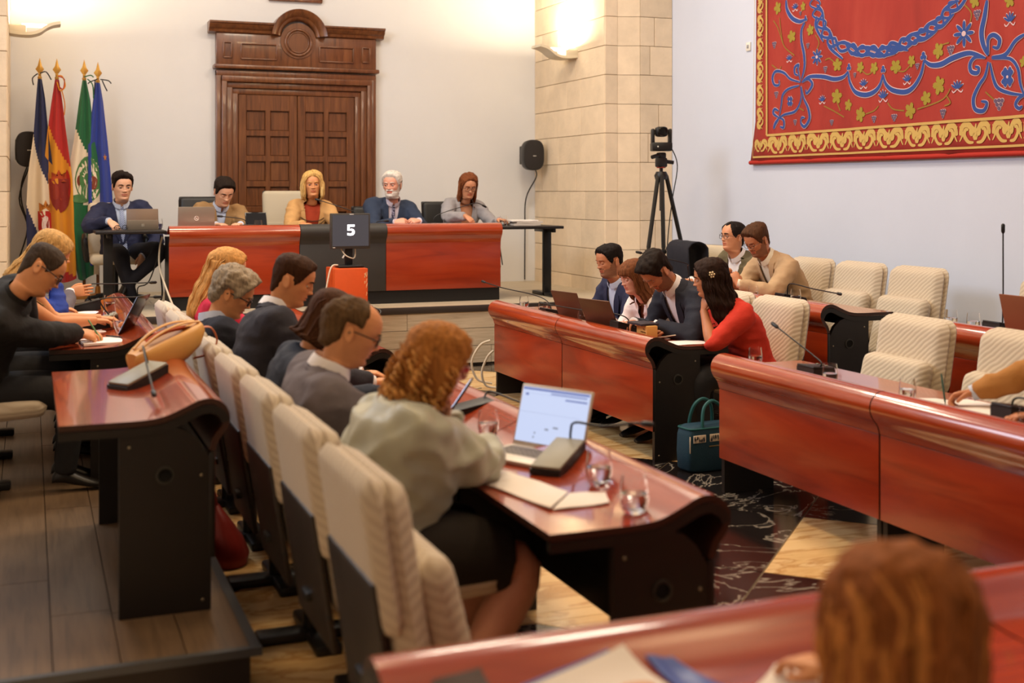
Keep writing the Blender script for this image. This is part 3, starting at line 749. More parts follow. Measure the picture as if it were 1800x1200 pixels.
        def post(o, vt=vt, vw=vw, wamp=wamp, fc=fr_cache, seedv=seedv, ns=top.get('wscale', 7), arms=arms):
            me = o.data; n = len(me.vertices); co = np.empty(n*3); no = np.empty(n*3); me.vertices.foreach_get('co', co); me.vertices.foreach_get('normal', no); co = co.reshape(-1, 3); no = no.reshape(-1, 3)
            base = co.copy()
            disp = np.empty(n)
            for i in range(n):
                v = Vector(co[i]); s1 = mnoise.noise(Vector((v.x*ns, v.y*ns, v.z*ns*2.1))+seedv); s2 = mnoise.noise(v*ns*2.9+seedv); disp[i] = wamp*(1.0-2.2*abs(s1))*.8+wamp*.45*s2
            # creases at the elbows
            for (Sh, E, W, dv, nv, curl, sg, Y) in arms:
                e_ = np.array(E); fa = np.array((W-E).normalized()); d = co-e_; ds = np.linalg.norm(d, axis=1); al_ = d @ fa; disp += np.exp(-(ds/.10)**2)*np.sin(al_*70+22*co[:, 2]+25*co[:, 1])*wamp*.25
            co += no*disp[:, None]; me.vertices.foreach_set('co', co.ravel())
            if vt is not None:
                T_ = np.array([c[0] for c in fc]); O = np.array([c[1][0] for c in fc]); X_ = np.array([c[1][1] for c in fc]); Y_ = np.array([c[1][2] for c in fc]); fd = np.array([c[2][1] for c in fc])
                i_ = np.argmin(((base[:, None, :]-O[None])*1.0).__pow__(2).sum(2)-0*T_[None], 1)
                # nearest along the spine tangent rather than by distance
                Tn = np.array([c[1][3] for c in fc]); dd = np.abs(((base[:, None, :]-O[None])*Tn[None]).sum(2)); i_ = np.argmin(dd, 1)
                rel = base-O[i_]; lx = (rel*X_[i_]).sum(1); ly = (rel*Y_[i_]).sum(1); t_ = T_[i_]
                hole = (lx > .0) & (lx < fd[i_]+.045) & (np.abs(ly) < vw*np.clip((t_-vt)/(1-vt), 0, 1)**.8) & (t_ > vt)
                bm = bmesh.new(); bm.from_mesh(me); bm.verts.ensure_lookup_table()
                bmesh.ops.delete(bm, geom=[v for v in bm.verts if hole[v.index]], context='VERTS'); bm.to_mesh(me); bm.free()
            me.polygons.foreach_set('use_smooth', [True]*len(me.polygons)); me.update()
        remesh(jo, top.get('vox', .0125), 5, .5, post)
        if top.get('lapel'):
            for sg in (1, -1):
                lp = M(); inner, outer = [], []
                for k in range(9):
                    s = k/8; t = vt+(.985-vt)*s; yi = vw*s**.8; wv = (.012+.050*math.sin(PI*min(1, s*.95+.05)*.62))*(1.0 if s < .78 else .72)
                    inner.append(ty(t, sg*yi, .012)); outer.append(ty(min(t, .97), sg*(yi+wv), .013))
                for k in range(1, 7):                                # round the back of the neck
                    a = sg*(.9+(PI-.9)*k/6); inner.append(tpt(1.0, a, .004)+T1*.016); outer.append(tpt(.972, a, .008))
                N_ = len(inner); off_ = [((inner[k]-frame(.8)[0]).normalized())*.006 for k in range(N_)]
                vs = inner+outer+[p-o_ for p, o_ in zip(inner, off_)]+[p-o_ for p, o_ in zip(outer, off_)]
                fs = []
                for k in range(N_-1):
                    fs += [(k, k+1, N_+k+1, N_+k), (2*N_+k+1, 2*N_+k, 3*N_+k, 3*N_+k+1), (N_+k, N_+k+1, 3*N_+k+1, 3*N_+k), (k+1, k, 2*N_+k, 2*N_+k+1)]
                lp.add(vs, fs).obj('lapel', top['mat'], jo, 50)
        if top.get('collar'):                                        # low stand or fold-over collar of the same cloth
            c = M(); rr_ = []; ch_ = top.get('collar_h', 1.0)
            for s_i, q_ in ((-.25, 1.75), (-.05, 1.40), (.12, 1.20), (.30*ch_, 1.12), (.34*ch_, 1.08), (.28*ch_, 1.03)):
                ctr = n0.lerp(n1, s_i); X = (X1*(1-max(0, s_i))+XH*max(0, s_i)).normalized(); Y = Y1; Y = (Y-X*X.dot(Y)).normalized(); Zc = X.cross(Y)
                rr_.append([ctr+X*(math.cos(2*PI*k/30)*nw*1.06*q_)+Y*(math.sin(2*PI*k/30)*nw*1.06*q_)-Zc*(.010*max(0, math.cos(2*PI*k/30)) if s_i > .1 else 0) for k in range(30)])
            c.loft(rr_, False).obj('collar', top['mat'], jo, 60)
    if shirt:
        s_ = M(); s_.loft([ring(t, -.012) for t in (.1, .2, .3, .4, .5, .6, .7, .78, .84, .9, .94, .97, 1.0)], True)
        so = s_.obj('shirt', shirt, rt, 60)
        c = M(); n_ = 30; rr_ = []; gap = .16
        NB_ = o1+T1*.004; XA = (X1+XH*.35).normalized(); XA = (XA-T1*XA.dot(T1)*.6).normalized(); YA = Y1; cr_ = nw*1.05
        for q_, up in ((1.20, -.012), (1.14, .012), (1.10, .036), (1.13, .040), (1.24, .022), (1.34, -.004)):
            rr_.append([])
            for k in range(n_+1):
                a = gap+(2*PI-2*gap)*k/n_; fr1 = max(0, math.cos(a)); rr_[-1].append(NB_+XA*(math.cos(a)*cr_*q_)+YA*(math.sin(a)*cr_*q_)+T1*(up-.020*fr1)+XA*.006*fr1)
        c.loft(rr_, False, close=False).obj('collar', shirt, so, 60)
        if sleeve >= 1 and not top.get('nocuff'):
            for (Sh, E, W, dv, nv, curl, sg, Y) in arms:
                fa = (W-E).normalized(); M().tube([W-fa*.05, W-fa*.004, W+fa*.008], [.036*(.88 if fem else 1)]*3, 14).obj('cuff', shirt, so, 40)
    if tie:
        m_ = M(); l, r_ = [], []
        for k in range(12):
            s = k/11; t = .985-(.985-.18)*s; wv = (.016+.004*0) if s < .04 else .013+.026*s
            l.append(ty(t, wv, .004+.004*math.sin(PI*s))); r_.append(ty(t, -wv, .004+.004*math.sin(PI*s)))
        N_ = 12; vs = l+r_+[p-X1*.008 for p in l]+[p-X1*.008 for p in r_]
        fs = [(k, k+1, N_+k+1, N_+k) for k in range(N_-1)]+[(2*N_+k+1, 2*N_+k, 3*N_+k, 3*N_+k+1) for k in range(N_-1)]+[(k+1, k, 2*N_+k, 2*N_+k+1) for k in range(N_-1)]+[(N_+k, N_+k+1, 3*N_+k+1, 3*N_+k) for k in range(N_-1)]
        m_.add(vs, fs); kn = ty(.975, 0, .006); m_.rbox(kn, (.022, .030, .034), .008, 2)
        m_.obj('tie', tie, rt, 50)
    if legs:
        lm = legcol or cloth('dark_trousers', S(24,23,26)); t_ = M()
        t_.loft([ring(t, .0) for t in (-.04, 0, .06, .12, .16)], True)
        if legs == 'trousers':
            for sg in (1, -1):
                if legspec: pts = [L(p) for p in legspec[sg]]
                else: pts = [Vector((.0, sg*.085, .50)), Vector((.20, sg*.10, .515)), Vector((.40, sg*.11, .50)), Vector((.445, sg*.11, .42)), Vector((.43, sg*.11, .25)), Vector((.41, sg*.11, .09))]
                cc = crom(pts, 4); rr_ = list(np.interp(np.linspace(0, 1, len(cc)), [0, .3, .6, .75, 1], [.098, .090, .072, .062, .055])); t_.tube(cc, rr_, 14)
                end = pts[-1]; dirv = (legspec or {}).get(('toe', sg)); dirv = (Rw @ Vector(dirv)) if dirv else Vector((1, 0, -.12)); dirv.normalize()
                sh = M(); up_ = Vector((0, 0, 1)); sd = dirv.cross(up_).normalized(); up2 = sd.cross(dirv)
                rg = []
                for x, wv, hh, zc in ((-.06, .024, .028, -.035), (-.045, .034, .045, -.022), (.0, .038, .055, -.015), (.06, .040, .040, -.032), (.12, .046, .030, -.042), (.17, .042, .024, -.048), (.205, .026, .016, -.054)):
                    rg.append([end+dirv*x+sd*(wv*math.cos(2*PI*k/14))+up2*(zc+hh*(math.sin(2*PI*k/14) if math.sin(2*PI*k/14) > 0 else math.sin(2*PI*k/14)*.55)) for k in range(14)])
                sh.loft(rg, True).obj('shoe', mat('shoe_leather', S(20,16,14), .35), rt, 60)
        else:
            for pts, rr_ in legspec['skirt']:
                cc = crom([L(p) for p in pts], 4); t_.tube(cc, list(np.interp(np.linspace(0, 1, len(cc)), np.linspace(0, 1, len(rr_)), rr_)), 18)
        lo = t_.obj('skirt' if legs == 'bare' else 'trousers', lm, rt, None)
        remesh(lo, .016, 4, .5, None)
    P.root = rt; P.H = H; P.arms = arms; P.L = L; P.tpt = tpt; P.ty = ty; P.hm = hm; P.Rh = Rh
    return P

def hairmat(c):
    nm = 'hair_'+'_'.join(str(int(x*1000)) for x in c[:3])
    if nm in MATS: return MATS[nm]
    d = tuple(x*.45 for x in c[:3])+(1,); l = tuple(min(1, x*1.45) for x in c[:3])+(1,)
    m = rampmat(nm, [(.25, d), (.5, c), (.75, l)], 9, (9, 9, 1.0), .68, 5, .6, bump=.6)
    m.node_tree.nodes['Principled BSDF'].inputs['Specular IOR Level'].default_value = .12
    return m
HL = {   # hairline height against angle from the front (degrees)
    'short': ([0, 25, 42, 55, 64, 76, 81, 87, 108, 114, 122, 150, 180], [.186, .184, .172, .150, .115, .092, .105, .130, .132, .105, .055, .022, .014]),
    'receding': ([0, 18, 30, 50, 62, 76, 84, 112, 118, 150, 180], [.196, .205, .212, .170, .118, .094, .120, .132, .070, .022, .014]),
    'bald': ([0, 30, 60, 72, 80, 86, 112, 118, 150, 180], [.30, .30, .30, .22, .13, .135, .134, .060, .022, .014]),
    'full': ([0, 25, 42, 55, 64, 80, 118, 150, 180], [.190, .184, .162, .118, .08, .05, .04, .02, .01]),
    'fringe': ([0, 25, 42, 55, 64, 80, 118, 150, 180], [.142, .140, .132, .105, .07, .05, .04, .02, .01])}
def make_hair(h, H, hs, hm, rt):
    kind = h['kind']; m_ = M(); hi_ = M(); amp = h.get('amp', .006); fq = h.get('fq', 46); rnd = random.Random(h.get('seed', 1))
    sd = Vector((rnd.random()*50, rnd.random()*50, 0))
    hx, hy = HL[h.get('line', 'short')]
    top, side, quiff, back = h.get('top', .018), h.get('side', .009), h.get('quiff', .0), h.get('back', .012)
    zr = np.concatenate([np.linspace(.0, .12, 22), np.linspace(.125, .205, 20), [.211, .216, .220, .2235, .2262]])
    def thick(a, z):
        d = abs(math.degrees(a)); s = float(smooth(np.array((z-.14)/.06))); b_ = float(smooth(np.array((d-110)/40)))
        t = side*(1-s)*(1-b_)+back*(1-s)*b_+top*s
        t += quiff*math.exp(-(d/42)**2)*float(smooth(np.array((z-.165)/.03)))*(1-.5*float(smooth(np.array((z-.205)/.02))))
        if h.get('part'): t += .006*s*(1 if math.sin(a)*h['part'] > 0 else -.3)
        return t
    rows, keep = [], []
    for z in zr:
        p = headring(z); r_, k_ = [], []
        for j in range(NA):
            a = AN[j]; d = abs(math.degrees(a)); hl = float(np.interp(d, hx, hy))+.003*mnoise.noise(Vector((a*9, 3, 0))+sd)
            mk = float(smooth(np.array((z-hl)/.016))); q_ = Vector(p[j]); n_ = Vector((q_.x, q_.y, (z-min(z, .135))*1.2)).normalized() if z > .135 else Vector((q_.x, q_.y, 0)).normalized()
            nz = mnoise.noise(Vector((q_.x*fq, q_.y*fq*1.0, z*fq*.5))+sd)+.5*mnoise.noise(q_*fq*2.2+sd)
            of = -.004+(thick(a, z)+.004+amp*nz)*mk
            r_.append(q_+n_*of); k_.append(mk > .02)
        rows.append(r_); keep.append(k_)
    if kind in ('short', 'long'):
        vs = [H(p) for r_ in rows for p in r_]; fs = []
        for i in range(len(rows)-1):
            for j in range(NA):
                j2 = (j+1) % NA
                if keep[i][j] or keep[i][j2] or keep[i+1][j] or keep[i+1][j2]: fs.append((i*NA+j, i*NA+j2, (i+1)*NA+j2, (i+1)*NA+j))
        if keep[-1][0]: fs.append(tuple((len(rows)-1)*NA+j for j in range(NA)))
        m_.add(vs, fs)
    if kind == 'long':
        ln = h['len']; flare = h.get('flare', .0); wave = h.get('wave', 0); op = h.get('open', 66); nB = 44
        zs = np.concatenate([np.linspace(.20, .0, 22), np.linspace(-.01, -ln, 22)])
        outer = []; inner = []; h0 = H((0, 0, 0)); gl = Vector((h0.z-H((1, 0, 0)).z, h0.z-H((0, 1, 0)).z, h0.z-H((0, 0, 1)).z)).normalized()
        for z in zs:
            zz = max(z, .045); f, b, w_ = headtab(zz); b2, w2 = headtab(max(z, .105))[1:]; b = b*.25+b2*.75; w_ = w_*.35+w2*.65
            a0 = float(np.interp(z, [-.3, .05, .10, .14, .168, .19, .20], [op, op, op, op-3, op-13, 30, 12]))
            ro, ri = [], []
            u = (max(0, .045-z))/(ln+.045)
            for k in range(nB+1):
                sgn = h.get('one_side', 0)
                A = math.radians(a0+(360-2*a0)*k/nB); c, s = math.cos(A), math.sin(A)
                th_ = (top*.9 if z > .15 else max(side, back*.8))+flare*math.sin(PI*min(1, max(0, (.16-z)/(ln+.16))))
                fx_ = (f if c > 0 else b)+th_; wy = w_+th_
                if z < .045: fl_ = min(1, ln/.2); fx_ += .012*u*fl_*(1 if c < 0 else -.3); wy += .012*u*fl_+h.get('spread', 0)*u**.8
                nzv = amp*1.6*mnoise.noise(Vector((A*7, z*5, 1))+sd)+amp*mnoise.noise(Vector((A*19, z*9, 2))+sd)
                if wave: nzv += wave*math.sin(z*62+A*3+1.5*mnoise.noise(Vector((A*3, z*6, 4))+sd))
                tp = 1-(.22 if ln > .12 else .12)*float(smooth(np.array((u-.7)/.3)))
                P_ = Vector((float(sup(np.array(c), 2.1))*(fx_+nzv)*tp, float(sup(np.array(s), 2.1))*(wy+nzv)*tp, z+(.012*mnoise.noise(Vector((A*11, 0, 9))+sd) if z == zs[-1] else 0)))
                if z < 0: P_.x -= .03*u
                ro.append(P_); ri.append(P_-Vector((c, s, 0))*.022*(1-.6*u))
            outer.append(ro); inner.append(ri)
        if z < .07:
            for q_ in (ro, ri):
                for p in q_: dz_ = .07-z; p.x += gl.x/max(.5, -gl.z)*dz_*.9; p.y += gl.y/max(.5, -gl.z)*dz_*.9
        n0 = len(zs); K = nB+1; vs = [H(p) for r_ in outer for p in r_]+[H(p) for r_ in inner for p in r_]; fs = []; o2 = n0*K
        for i in range(n0-1):
            for k in range(nB): fs += [(i*K+k, i*K+k+1, (i+1)*K+k+1, (i+1)*K+k), (o2+i*K+k+1, o2+i*K+k, o2+(i+1)*K+k, o2+(i+1)*K+k+1)]
            fs += [(i*K, (i+1)*K, o2+(i+1)*K, o2+i*K), (i*K+nB, o2+i*K+nB, o2+(i+1)*K+nB, (i+1)*K+nB)]
        for k in range(nB): fs += [((n0-1)*K+k, (n0-1)*K+k+1, o2+(n0-1)*K+k+1, o2+(n0-1)*K+k)]
        m_.add(vs, fs)
        for q_ in range(h.get('curls', 0)):
            i = rnd.randrange(3 if h.get('curltop') else 8, n0-1); k = rnd.randrange(nB); p = outer[i][k]; c_ = M(); r0 = rnd.uniform(.007, .014); ll = rnd.uniform(.04, .085); ph = rnd.uniform(0, 6); turns = rnd.uniform(1.2, 2.4)
            od = Vector((p.x, p.y, 0)).normalized(); td = Vector((-od.y, od.x, 0))
            if i < 8: dn = (Vector((0, 0, -1))+od*1.5).normalized()
            else: dn = Vector((0, 0, -1))
            pts = [p+dn*ll*s/11+od*(r0*math.cos(ph+turns*2*PI*s/11)+.002)+td*r0*math.sin(ph+turns*2*PI*s/11) for s in range(12)]
            (hi_ if h.get('hi') and q_ % 5 < 2 else m_).tube([H(x) for x in pts], [hs*x for x in np.interp(np.linspace(0, 1, 12), [0, .3, .8, 1], [.003, .0065, .006, .002])], 5)
        for q_ in range(h.get('locks', 34)):
            k = rnd.randrange(nB+1); i0 = rnd.randrange(0, 12); i1 = rnd.randrange(n0-10, n0); pts = []
            kk = k
            for i in range(i0, i1+1, 3): pts.append(outer[i][max(0, min(nB, kk))]*1.0); kk += rnd.choice((0, 0, 0, 1, -1)) if i % 2 else 0
            if len(pts) > 3:
                w_ = rnd.uniform(.005, .010)*h.get('lockw', 1); (hi_ if h.get('hi') and q_ % 5 < 2 else m_).tube([H(x) for x in crom(pts, 2)], [hs*x for x in np.interp(np.linspace(0, 1, len(crom(pts, 2))), [0, .2, .8, 1], [.002, w_, w_*.8, .002])], 5)
    if h.get('hi'): hi_.obj('hair_strands', hairmat(h['hi'][0]), rt, 70)
    return m_.obj('hair', hm, rt, 70)
def bake():
    bpy.context.view_layer.update(); dg = bpy.context.evaluated_depsgraph_get(); out = []
    for o, post in pending: out.append(bpy.data.meshes.new_from_object(o.evaluated_get(dg)))
    for (o, post), me in zip(pending, out):
        old = o.data; mats = list(old.materials); o.modifiers.clear(); o.data = me
        if not len(me.materials):
            for m_ in mats: me.materials.append(m_)
        if post: post(o)
        else: me.polygons.foreach_set('use_smooth', [True]*len(me.polygons))
    pending.clear()
# ------------------------------------------------------------------ the people in the photograph
navy = cloth('navy', S(34,38,66)); navy2 = cloth('dark_navy', S(30,32,44)); bluegrey = cloth('slate', S(42,54,76)); charcoal = cloth('charcoal', S(40,38,47)); greysuit = cloth('grey_suit', S(104,96,100))
tan = cloth('tan', S(150,116,74)); beige = cloth('beige', S(190,158,120)); camel = cloth('camel', S(196,150,94)); sage = mat('cloth_sage', S(172,172,152), .45, var=.06, vscale=4, sheen=.2)
lgrey = cloth('light_grey', S(150,146,148)); redc = cloth('red_knit', S(206,52,32)); whitec = cloth('white_blouse', S(238,222,216)); blackk = cloth('black_knit', S(22,19,17)); olive = cloth('olive', S(98,88,62))
wshirt = cloth('white_shirt', S(236,232,232), bump=.1); bshirt = cloth('pale_blue_shirt', S(196,206,226), bump=.1); pshirt = cloth('pale_lilac_shirt', S(214,202,214), bump=.1); blacktop = cloth('black_top', S(26,24,28)); rust = cloth('rust_top', S(176,64,34)); cshirt = cloth('cream_shirt', S(238,230,206), bump=.1)
blueblouse = cloth('cobalt', S(40,64,150)); pinktop = cloth('raspberry', S(206,40,70)); tealc = cloth('teal_green', S(70,84,70))
tiestripe = rampmat('striped_tie', [(.45, S(70,92,150)), (.5, S(196,204,222))], 34, (0, 1, 1), .5, 0, 0, wave='DIAGONAL'); tiedark = rampmat('patterned_tie', [(.45, S(34,30,56)), (.55, S(150,146,170))], 60, (1, 1, 1), .5, 1)
def J(m_, v=(.38, .062), **k): return dict(name='jacket', mat=m_, v=v, lapel=True, **k)
dn, up = (0, 0, -1), (0, 0, 1)
DY = -PI/2
HRX = lambda **k: k
# dais
person('young man in navy suit and light blue tie at the left side table', (.86, 12.72), DZ, DY, (.851, 12.55, 1.88), (8, 10, 0, -10), 'fair', bs=1.14, hk=1.16, hair=HRX(kind='short', col=S(30,20,16), top=.016, quiff=.012, part=-1), top=J(navy, (.30, .058)), shirt=bshirt, tie=tiestripe,
       hands=(((1.02, 12.37, 1.06), (-.1, -.3, -1), (-.3, .6, 0), .3, (.7, .3, -.3)), ((.70, 12.14, 1.41), (.5, -.5, -.5), (.3, .1, -1), .35, (-.8, .3, -.4))),
       legspec={1: [(.94, 12.72, 1.08), (1.05, 12.5, 1.10), (1.16, 12.25, 1.12), (1.13, 12.18, 1.05), (1.0, 12.2, .92), (.86, 12.22, .80)], -1: [(.78, 12.72, 1.08), (.80, 12.5, 1.09), (.82, 12.28, 1.06), (.83, 12.2, .98), (.88, 12.22, .80), (.92, 12.25, .66)], ('toe', 1): (-.6, -.6, -.5), ('toe', -1): (.3, -1, -.1)}, legcol=cloth('dark_suit_trousers', S(26,26,36)))
person('young man in brown blazer looking down behind the silver laptop', (1.78, 12.7), DZ, DY, (1.83, 12.42, 1.815), (10, 30, 0), 'fair', bs=1.14, hk=1.16, hair=HRX(kind='short', col=S(34,24,18), top=.016, quiff=.01), top=J(tan, (.42, .05)), shirt=bshirt, face='down',
       hands=(((1.93, 12.14, 1.365), (-.6, -.8, 0), dn, .3), ((1.70, 12.14, 1.365), (.6, -.8, 0), dn, .3)))
P3 = person('blonde woman in tan jacket and rust top speaking at the dais microphone', (2.72, 12.72), DZ, DY, (2.72, 12.5, 1.895), (-8, 4, 2, -10), 'warm', True, bs=1.14, hk=1.16, hair=HRX(kind='long', line='full', col=S(206,164,98), len=.035, top=.022, side=.024, back=.026, open=52, amp=.003, part=1, flare=.010, hi=(S(226,190,126),)), top=dict(name='jacket', mat=camel, v=(.15, .085), lapel=True, arm=1.05), shirt=None,
       hands=(((2.88, 12.12, 1.36), (-.5, -.8, 0), dn, .25), ((2.55, 12.12, 1.36), (.6, -.8, 0), dn, .25)))
M().loft([[P3.tpt(t, 2*PI*k/30, -.012) for k in range(30)] for t in (.1, .3, .5, .66, .78, .86, .93)], True).obj('blouse', rust, P3.root, 60)
m_ = M()
for r_, dz in ((.012, 0), (.03, .0)):
    m_.tube([P3.tpt(.97-.30*(max(0, math.cos(2*PI*k/32))**1.5)*(.75 if r_ < .02 else 1), 2*PI*k/32, .010) for k in range(33)], .005, 6, False)
m_.obj('bead_necklace', mat('necklace_beads', S(70,52,36), .4), P3.root)
c0 = P3.ty(.56, 0, .022)
M().tube([(c0.x+.004*math.sin(a), c0.y+.030*math.cos(a), c0.z-.03+.034*math.sin(a)) for a in [.6*PI-1.55*PI*k/16 for k in range(17)]], .009, 8).obj('pendant', mat('bone_pendant', S(214,186,140), .4), P3.root)
person('white-haired bearded man in dark blue suit with patterned tie', (3.56, 12.72), DZ, DY, (3.58, 12.5, 1.90), (-34, 6, 0, -14), 'pink', fat=1.1, bs=1.14, hk=1.16, hair=HRX(kind='short', line='short', col=S(214,206,196), top=.018, side=.014, back=.018, quiff=.01, amp=.005), beard=(S(216,208,198), .010, True), top=J(bluegrey, (.34, .06)), shirt=pshirt, tie=tiedark,
       hands=(((3.76, 12.13, 1.385), (-.9, -.45, 0), (-.2, .5, -.8), .55), ((3.50, 12.10, 1.375), (.95, -.3, .1), (.2, .6, -.7), .5)))
person('brown-haired woman with glasses in grey blazer reading at the dais', (4.40, 12.72), DZ, DY, (4.43, 12.45, 1.88), (-4, 22, 0), 'mid', True, bs=1.14, hk=1.16, hair=HRX(kind='long', line='full', col=S(112,62,34), len=.10, top=.013, side=.008, back=.018, open=72, part=1, amp=.005, hi=(S(146,88,52),)), glasses=(S(40,34,30), .0022, False), face='down', top=dict(name='jacket', mat=lgrey, v=(.15, .075), lapel=True), shirt=None,
       hands=(((4.66, 12.14, 1.385), (.35, -.9, 0), dn, .3), ((4.27, 12.10, 1.43), (.55, -.5, -.6), (.3, .2, -1), .35, (-.9, .2, -.5))))
pp = bpy.data.objects[[o.name for o in bpy.data.objects if o.get('category') == 'person'][-1]]
# outer left row
person('man in black sweater with round glasses writing at the outer left desk', (-.24, 6.80), PZ, 0, (0.130, 6.620, 1.405), (-8, 40, -12), 'warm', fat=1.08, hair=HRX(kind='short', line='receding', col=S(66,54,44), top=.007, side=.003, back=.005, amp=.003), glasses=(S(50,30,26), .003, True), face='down', top=dict(name='sweater', mat=blackk, collar=True, collar_h=2.9, arm=1.08, wrinkle=.005),
       hands=(((.26, 7.10, .915), (.9, -.4, 0), dn, .4), ((.245, 6.95, .935), (.85, .35, -.25), (0, .55, -.8), .55, (-.3, -.8, -.4))))
person('blonde woman with bare arms stretched over the outer left desk', (-.22, 7.62), PZ, 0, (0.170, 7.500, 1.440), (-4, 36, 0), 'warm', True, hair=HRX(kind='long', line='full', col=S(190,146,88), hi=(S(220,180,120),), len=.16, top=.024, side=.02, back=.026, open=58, amp=.004), face='down', top=dict(name='sleeveless_top', mat=tealc, sleeve=.2),
       hands=(((.40, 7.75, .93), (.95, -.2, -.1), dn, .3, (-.3, .2, -.9)), ((.36, 7.62, .93), (.95, .1, -.1), dn, .3, (-.2, -.5, -.8))))
person('person in cobalt sleeve with hand at the chin, mostly hidden by the blonde woman', (-.20, 8.36), PZ, 0, (.15, 8.25, 1.43), (-4, 20, 0), 'warm', True, hair=HRX(kind='long', line='full', col=S(56,40,30), len=.08, top=.016, side=.014, open=60), top=dict(name='blouse', mat=blueblouse, collar=True),
       hands=(((.18, 8.40, .93), (.9, -.2, 0), dn, .3), (('head', (.10, -.01, -.06)), (-.05, .15, .95), (-1, .3, 0), .5, (.4, -.4, -.9))))
person('man in grey jacket gesturing with one open hand by the flags', (-.20, 9.08), PZ, 0, (.17, 8.98, 1.385), (-4, 15, 0), 'warm', hair=HRX(kind='short', col=S(60,48,38)), top=J(greysuit), shirt=wshirt,
       hands=(((.16, 9.30, .93), (.9, -.3, 0), dn, .3), ((.26, 8.92, 1.0), (.95, -.1, .12), (0, 1, -.2), .12, (-.4, -.7, -.5))))
# inner left row
person('curly grey-haired man with glasses in dark navy suit', (1.02, 6.66), 0, 0, (1.070, 6.660, 1.260), (-14, 30, 0), 'warm', fat=1.08, hair=HRX(kind='short', line='short', col=S(150,134,112), top=.030, side=.022, back=.024, quiff=.01, amp=.016, fq=42), glasses=(S(20,18,20), .003, False), face='down', top=J(navy2, (.45, .06)), shirt=bshirt,
       hands=(((1.52, 6.75, .76), (.9, -.3, 0), dn, .3), ((1.50, 6.5, .76), (.9, .3, 0), dn, .3)))
person('long-haired blonde woman in raspberry top behind the curly grey-haired man', (1.05, 7.38), 0, 0, (1.130, 7.400, 1.345), (-14, 18, 0), 'warm', True, hair=HRX(kind='long', line='full', col=S(196,142,80), len=.26, top=.02, side=.02, back=.04, flare=.02, hi=(S(220,172,110),), open=64, amp=.004, wave=.003, locks=30), face='down', top=dict(name='blouse', mat=pinktop),
       hands=(((1.5, 7.5, .76), (.9, -.3, 0), dn, .3), ((1.5, 7.25, .76), (.9, .3, 0), dn, .3)))
person('dark cropped-haired man in navy suit looking down at the aisle desk', (1.05, 6.0), 0, 0, (1.255, 6.030, 1.375), (-18, 24, 0), 'warm', fat=1.1, hair=HRX(kind='short', line='short', col=S(60,36,20), top=.010, side=.006, back=.007, quiff=.008, amp=.004), face='down', top=J(charcoal, (.45, .06), arm=1.05), shirt=wshirt,
       hands=(((1.58, 6.1, .76), (.9, -.3, 0), dn, .3), ((1.56, 5.8, .76), (.9, .3, 0), dn, .3)))
person('brown-bobbed person in dark jacket half hidden by the balding man', (1.05, 5.32), 0, 0, (1.290, 5.270, 1.238), (-6, 34, 0), 'warm', True, hair=HRX(kind='long', line='full', col=S(72,44,26), len=.02, locks=40, top=.02, side=.018, back=.022, open=66, amp=.002), face='down', top=dict(name='jacket', mat=cloth('dark_slate', S(38,42,54)), collar=True, arm=1.05),
       hands=(((1.55, 5.42, .76), (.9, -.3, 0), dn, .3), ((1.55, 5.15, .76), (.9, .3, 0), dn, .3)))
person('balding man with glasses in grey suit at the aisle desk', (1.02, 4.62), 0, 0, (1.195, 4.560, 1.280), (-10, 26, 0), 'warm', fat=1.12, hair=HRX(kind='short', line='bald', col=S(88,66,42), side=.016, top=.008, back=.028, amp=.009, fq=34), glasses=(S(60,42,34), .0028, False), face='down', top=J(greysuit, (.45, .06), arm=1.08), shirt=wshirt,
       hands=(((1.50, 4.72, .76), (.9, -.3, 0), dn, .35), ((1.46, 4.62, .79), (.85, .45, .1), (-.2, .5, -.8), .5, (-.3, -.8, -.4))))
P15 = person('woman with curly auburn hair and red glasses in sage blouse', (1.09, 3.86), 0, 0, (1.290, 3.840, 1.245), (-4, 22, 4), 'pink', True, fat=1.32, hk=1.02, sk=1.02, hair=HRX(kind='long', line='full', col=S(166,108,52), len=.005, top=.022, side=.024, back=.030, open=66, amp=.008, flare=.016, locks=0, hi=(S(206,150,84),), curls=240, seed=4), glasses=(S(178,24,22), .0036, False), top=dict(name='blouse', mat=sage, arm=1.14, wrinkle=.026, wscale=5.5, cuff=.052, off=.012),
       hands=((('head', (.105, .012, -.075)), (.05, -.35, .95), (-1, -.1, .2), .8, (.6, .5, -.8)), ((1.50, 4.05, .775), (.45, .75, -.05), dn, .4, (.35, -.75, -.45))), legs='bare', legcol=cloth('black_skirt', S(30,23,19)),
       legspec={'skirt': [([(1.0, 3.96, .52), (1.22, 3.97, .53), (1.42, 3.97, .50)], [.135, .135, .105]), ([(1.0, 3.76, .52), (1.22, 3.75, .53), (1.46, 3.74, .49)], [.145, .145, .11])],
                'skin': [([(1.36, 3.97, .50), (1.46, 3.96, .46), (1.38, 3.92, .30), (1.27, 3.86, .06)], [.078, .074, .066, .038]), ([(1.38, 3.74, .49), (1.50, 3.73, .45), (1.40, 3.70, .28), (1.24, 3.68, .05)], [.084, .078, .072, .040])]})
for q_ in ((1.26, 3.84), (1.22, 3.66)):
    a = P15.L((q_[0], q_[1], 0)); s_ = M()
    s_.rbox((a.x+.06, a.y, .018), (.24, .085, .02), .008).tube([(a.x+.10, a.y-.045, .02), (a.x+.09, a.y-.02, .075), (a.x+.09, a.y+.02, .075), (a.x+.10, a.y+.045, .02)], .009, 6).tube([(a.x+.0, a.y-.042, .02), (a.x-.01, a.y, .10), (a.x, a.y+.042, .02)], .008, 6)
    s_.obj('sandal', mat('sandal_leather', S(120,44,24), .4), P15.root)
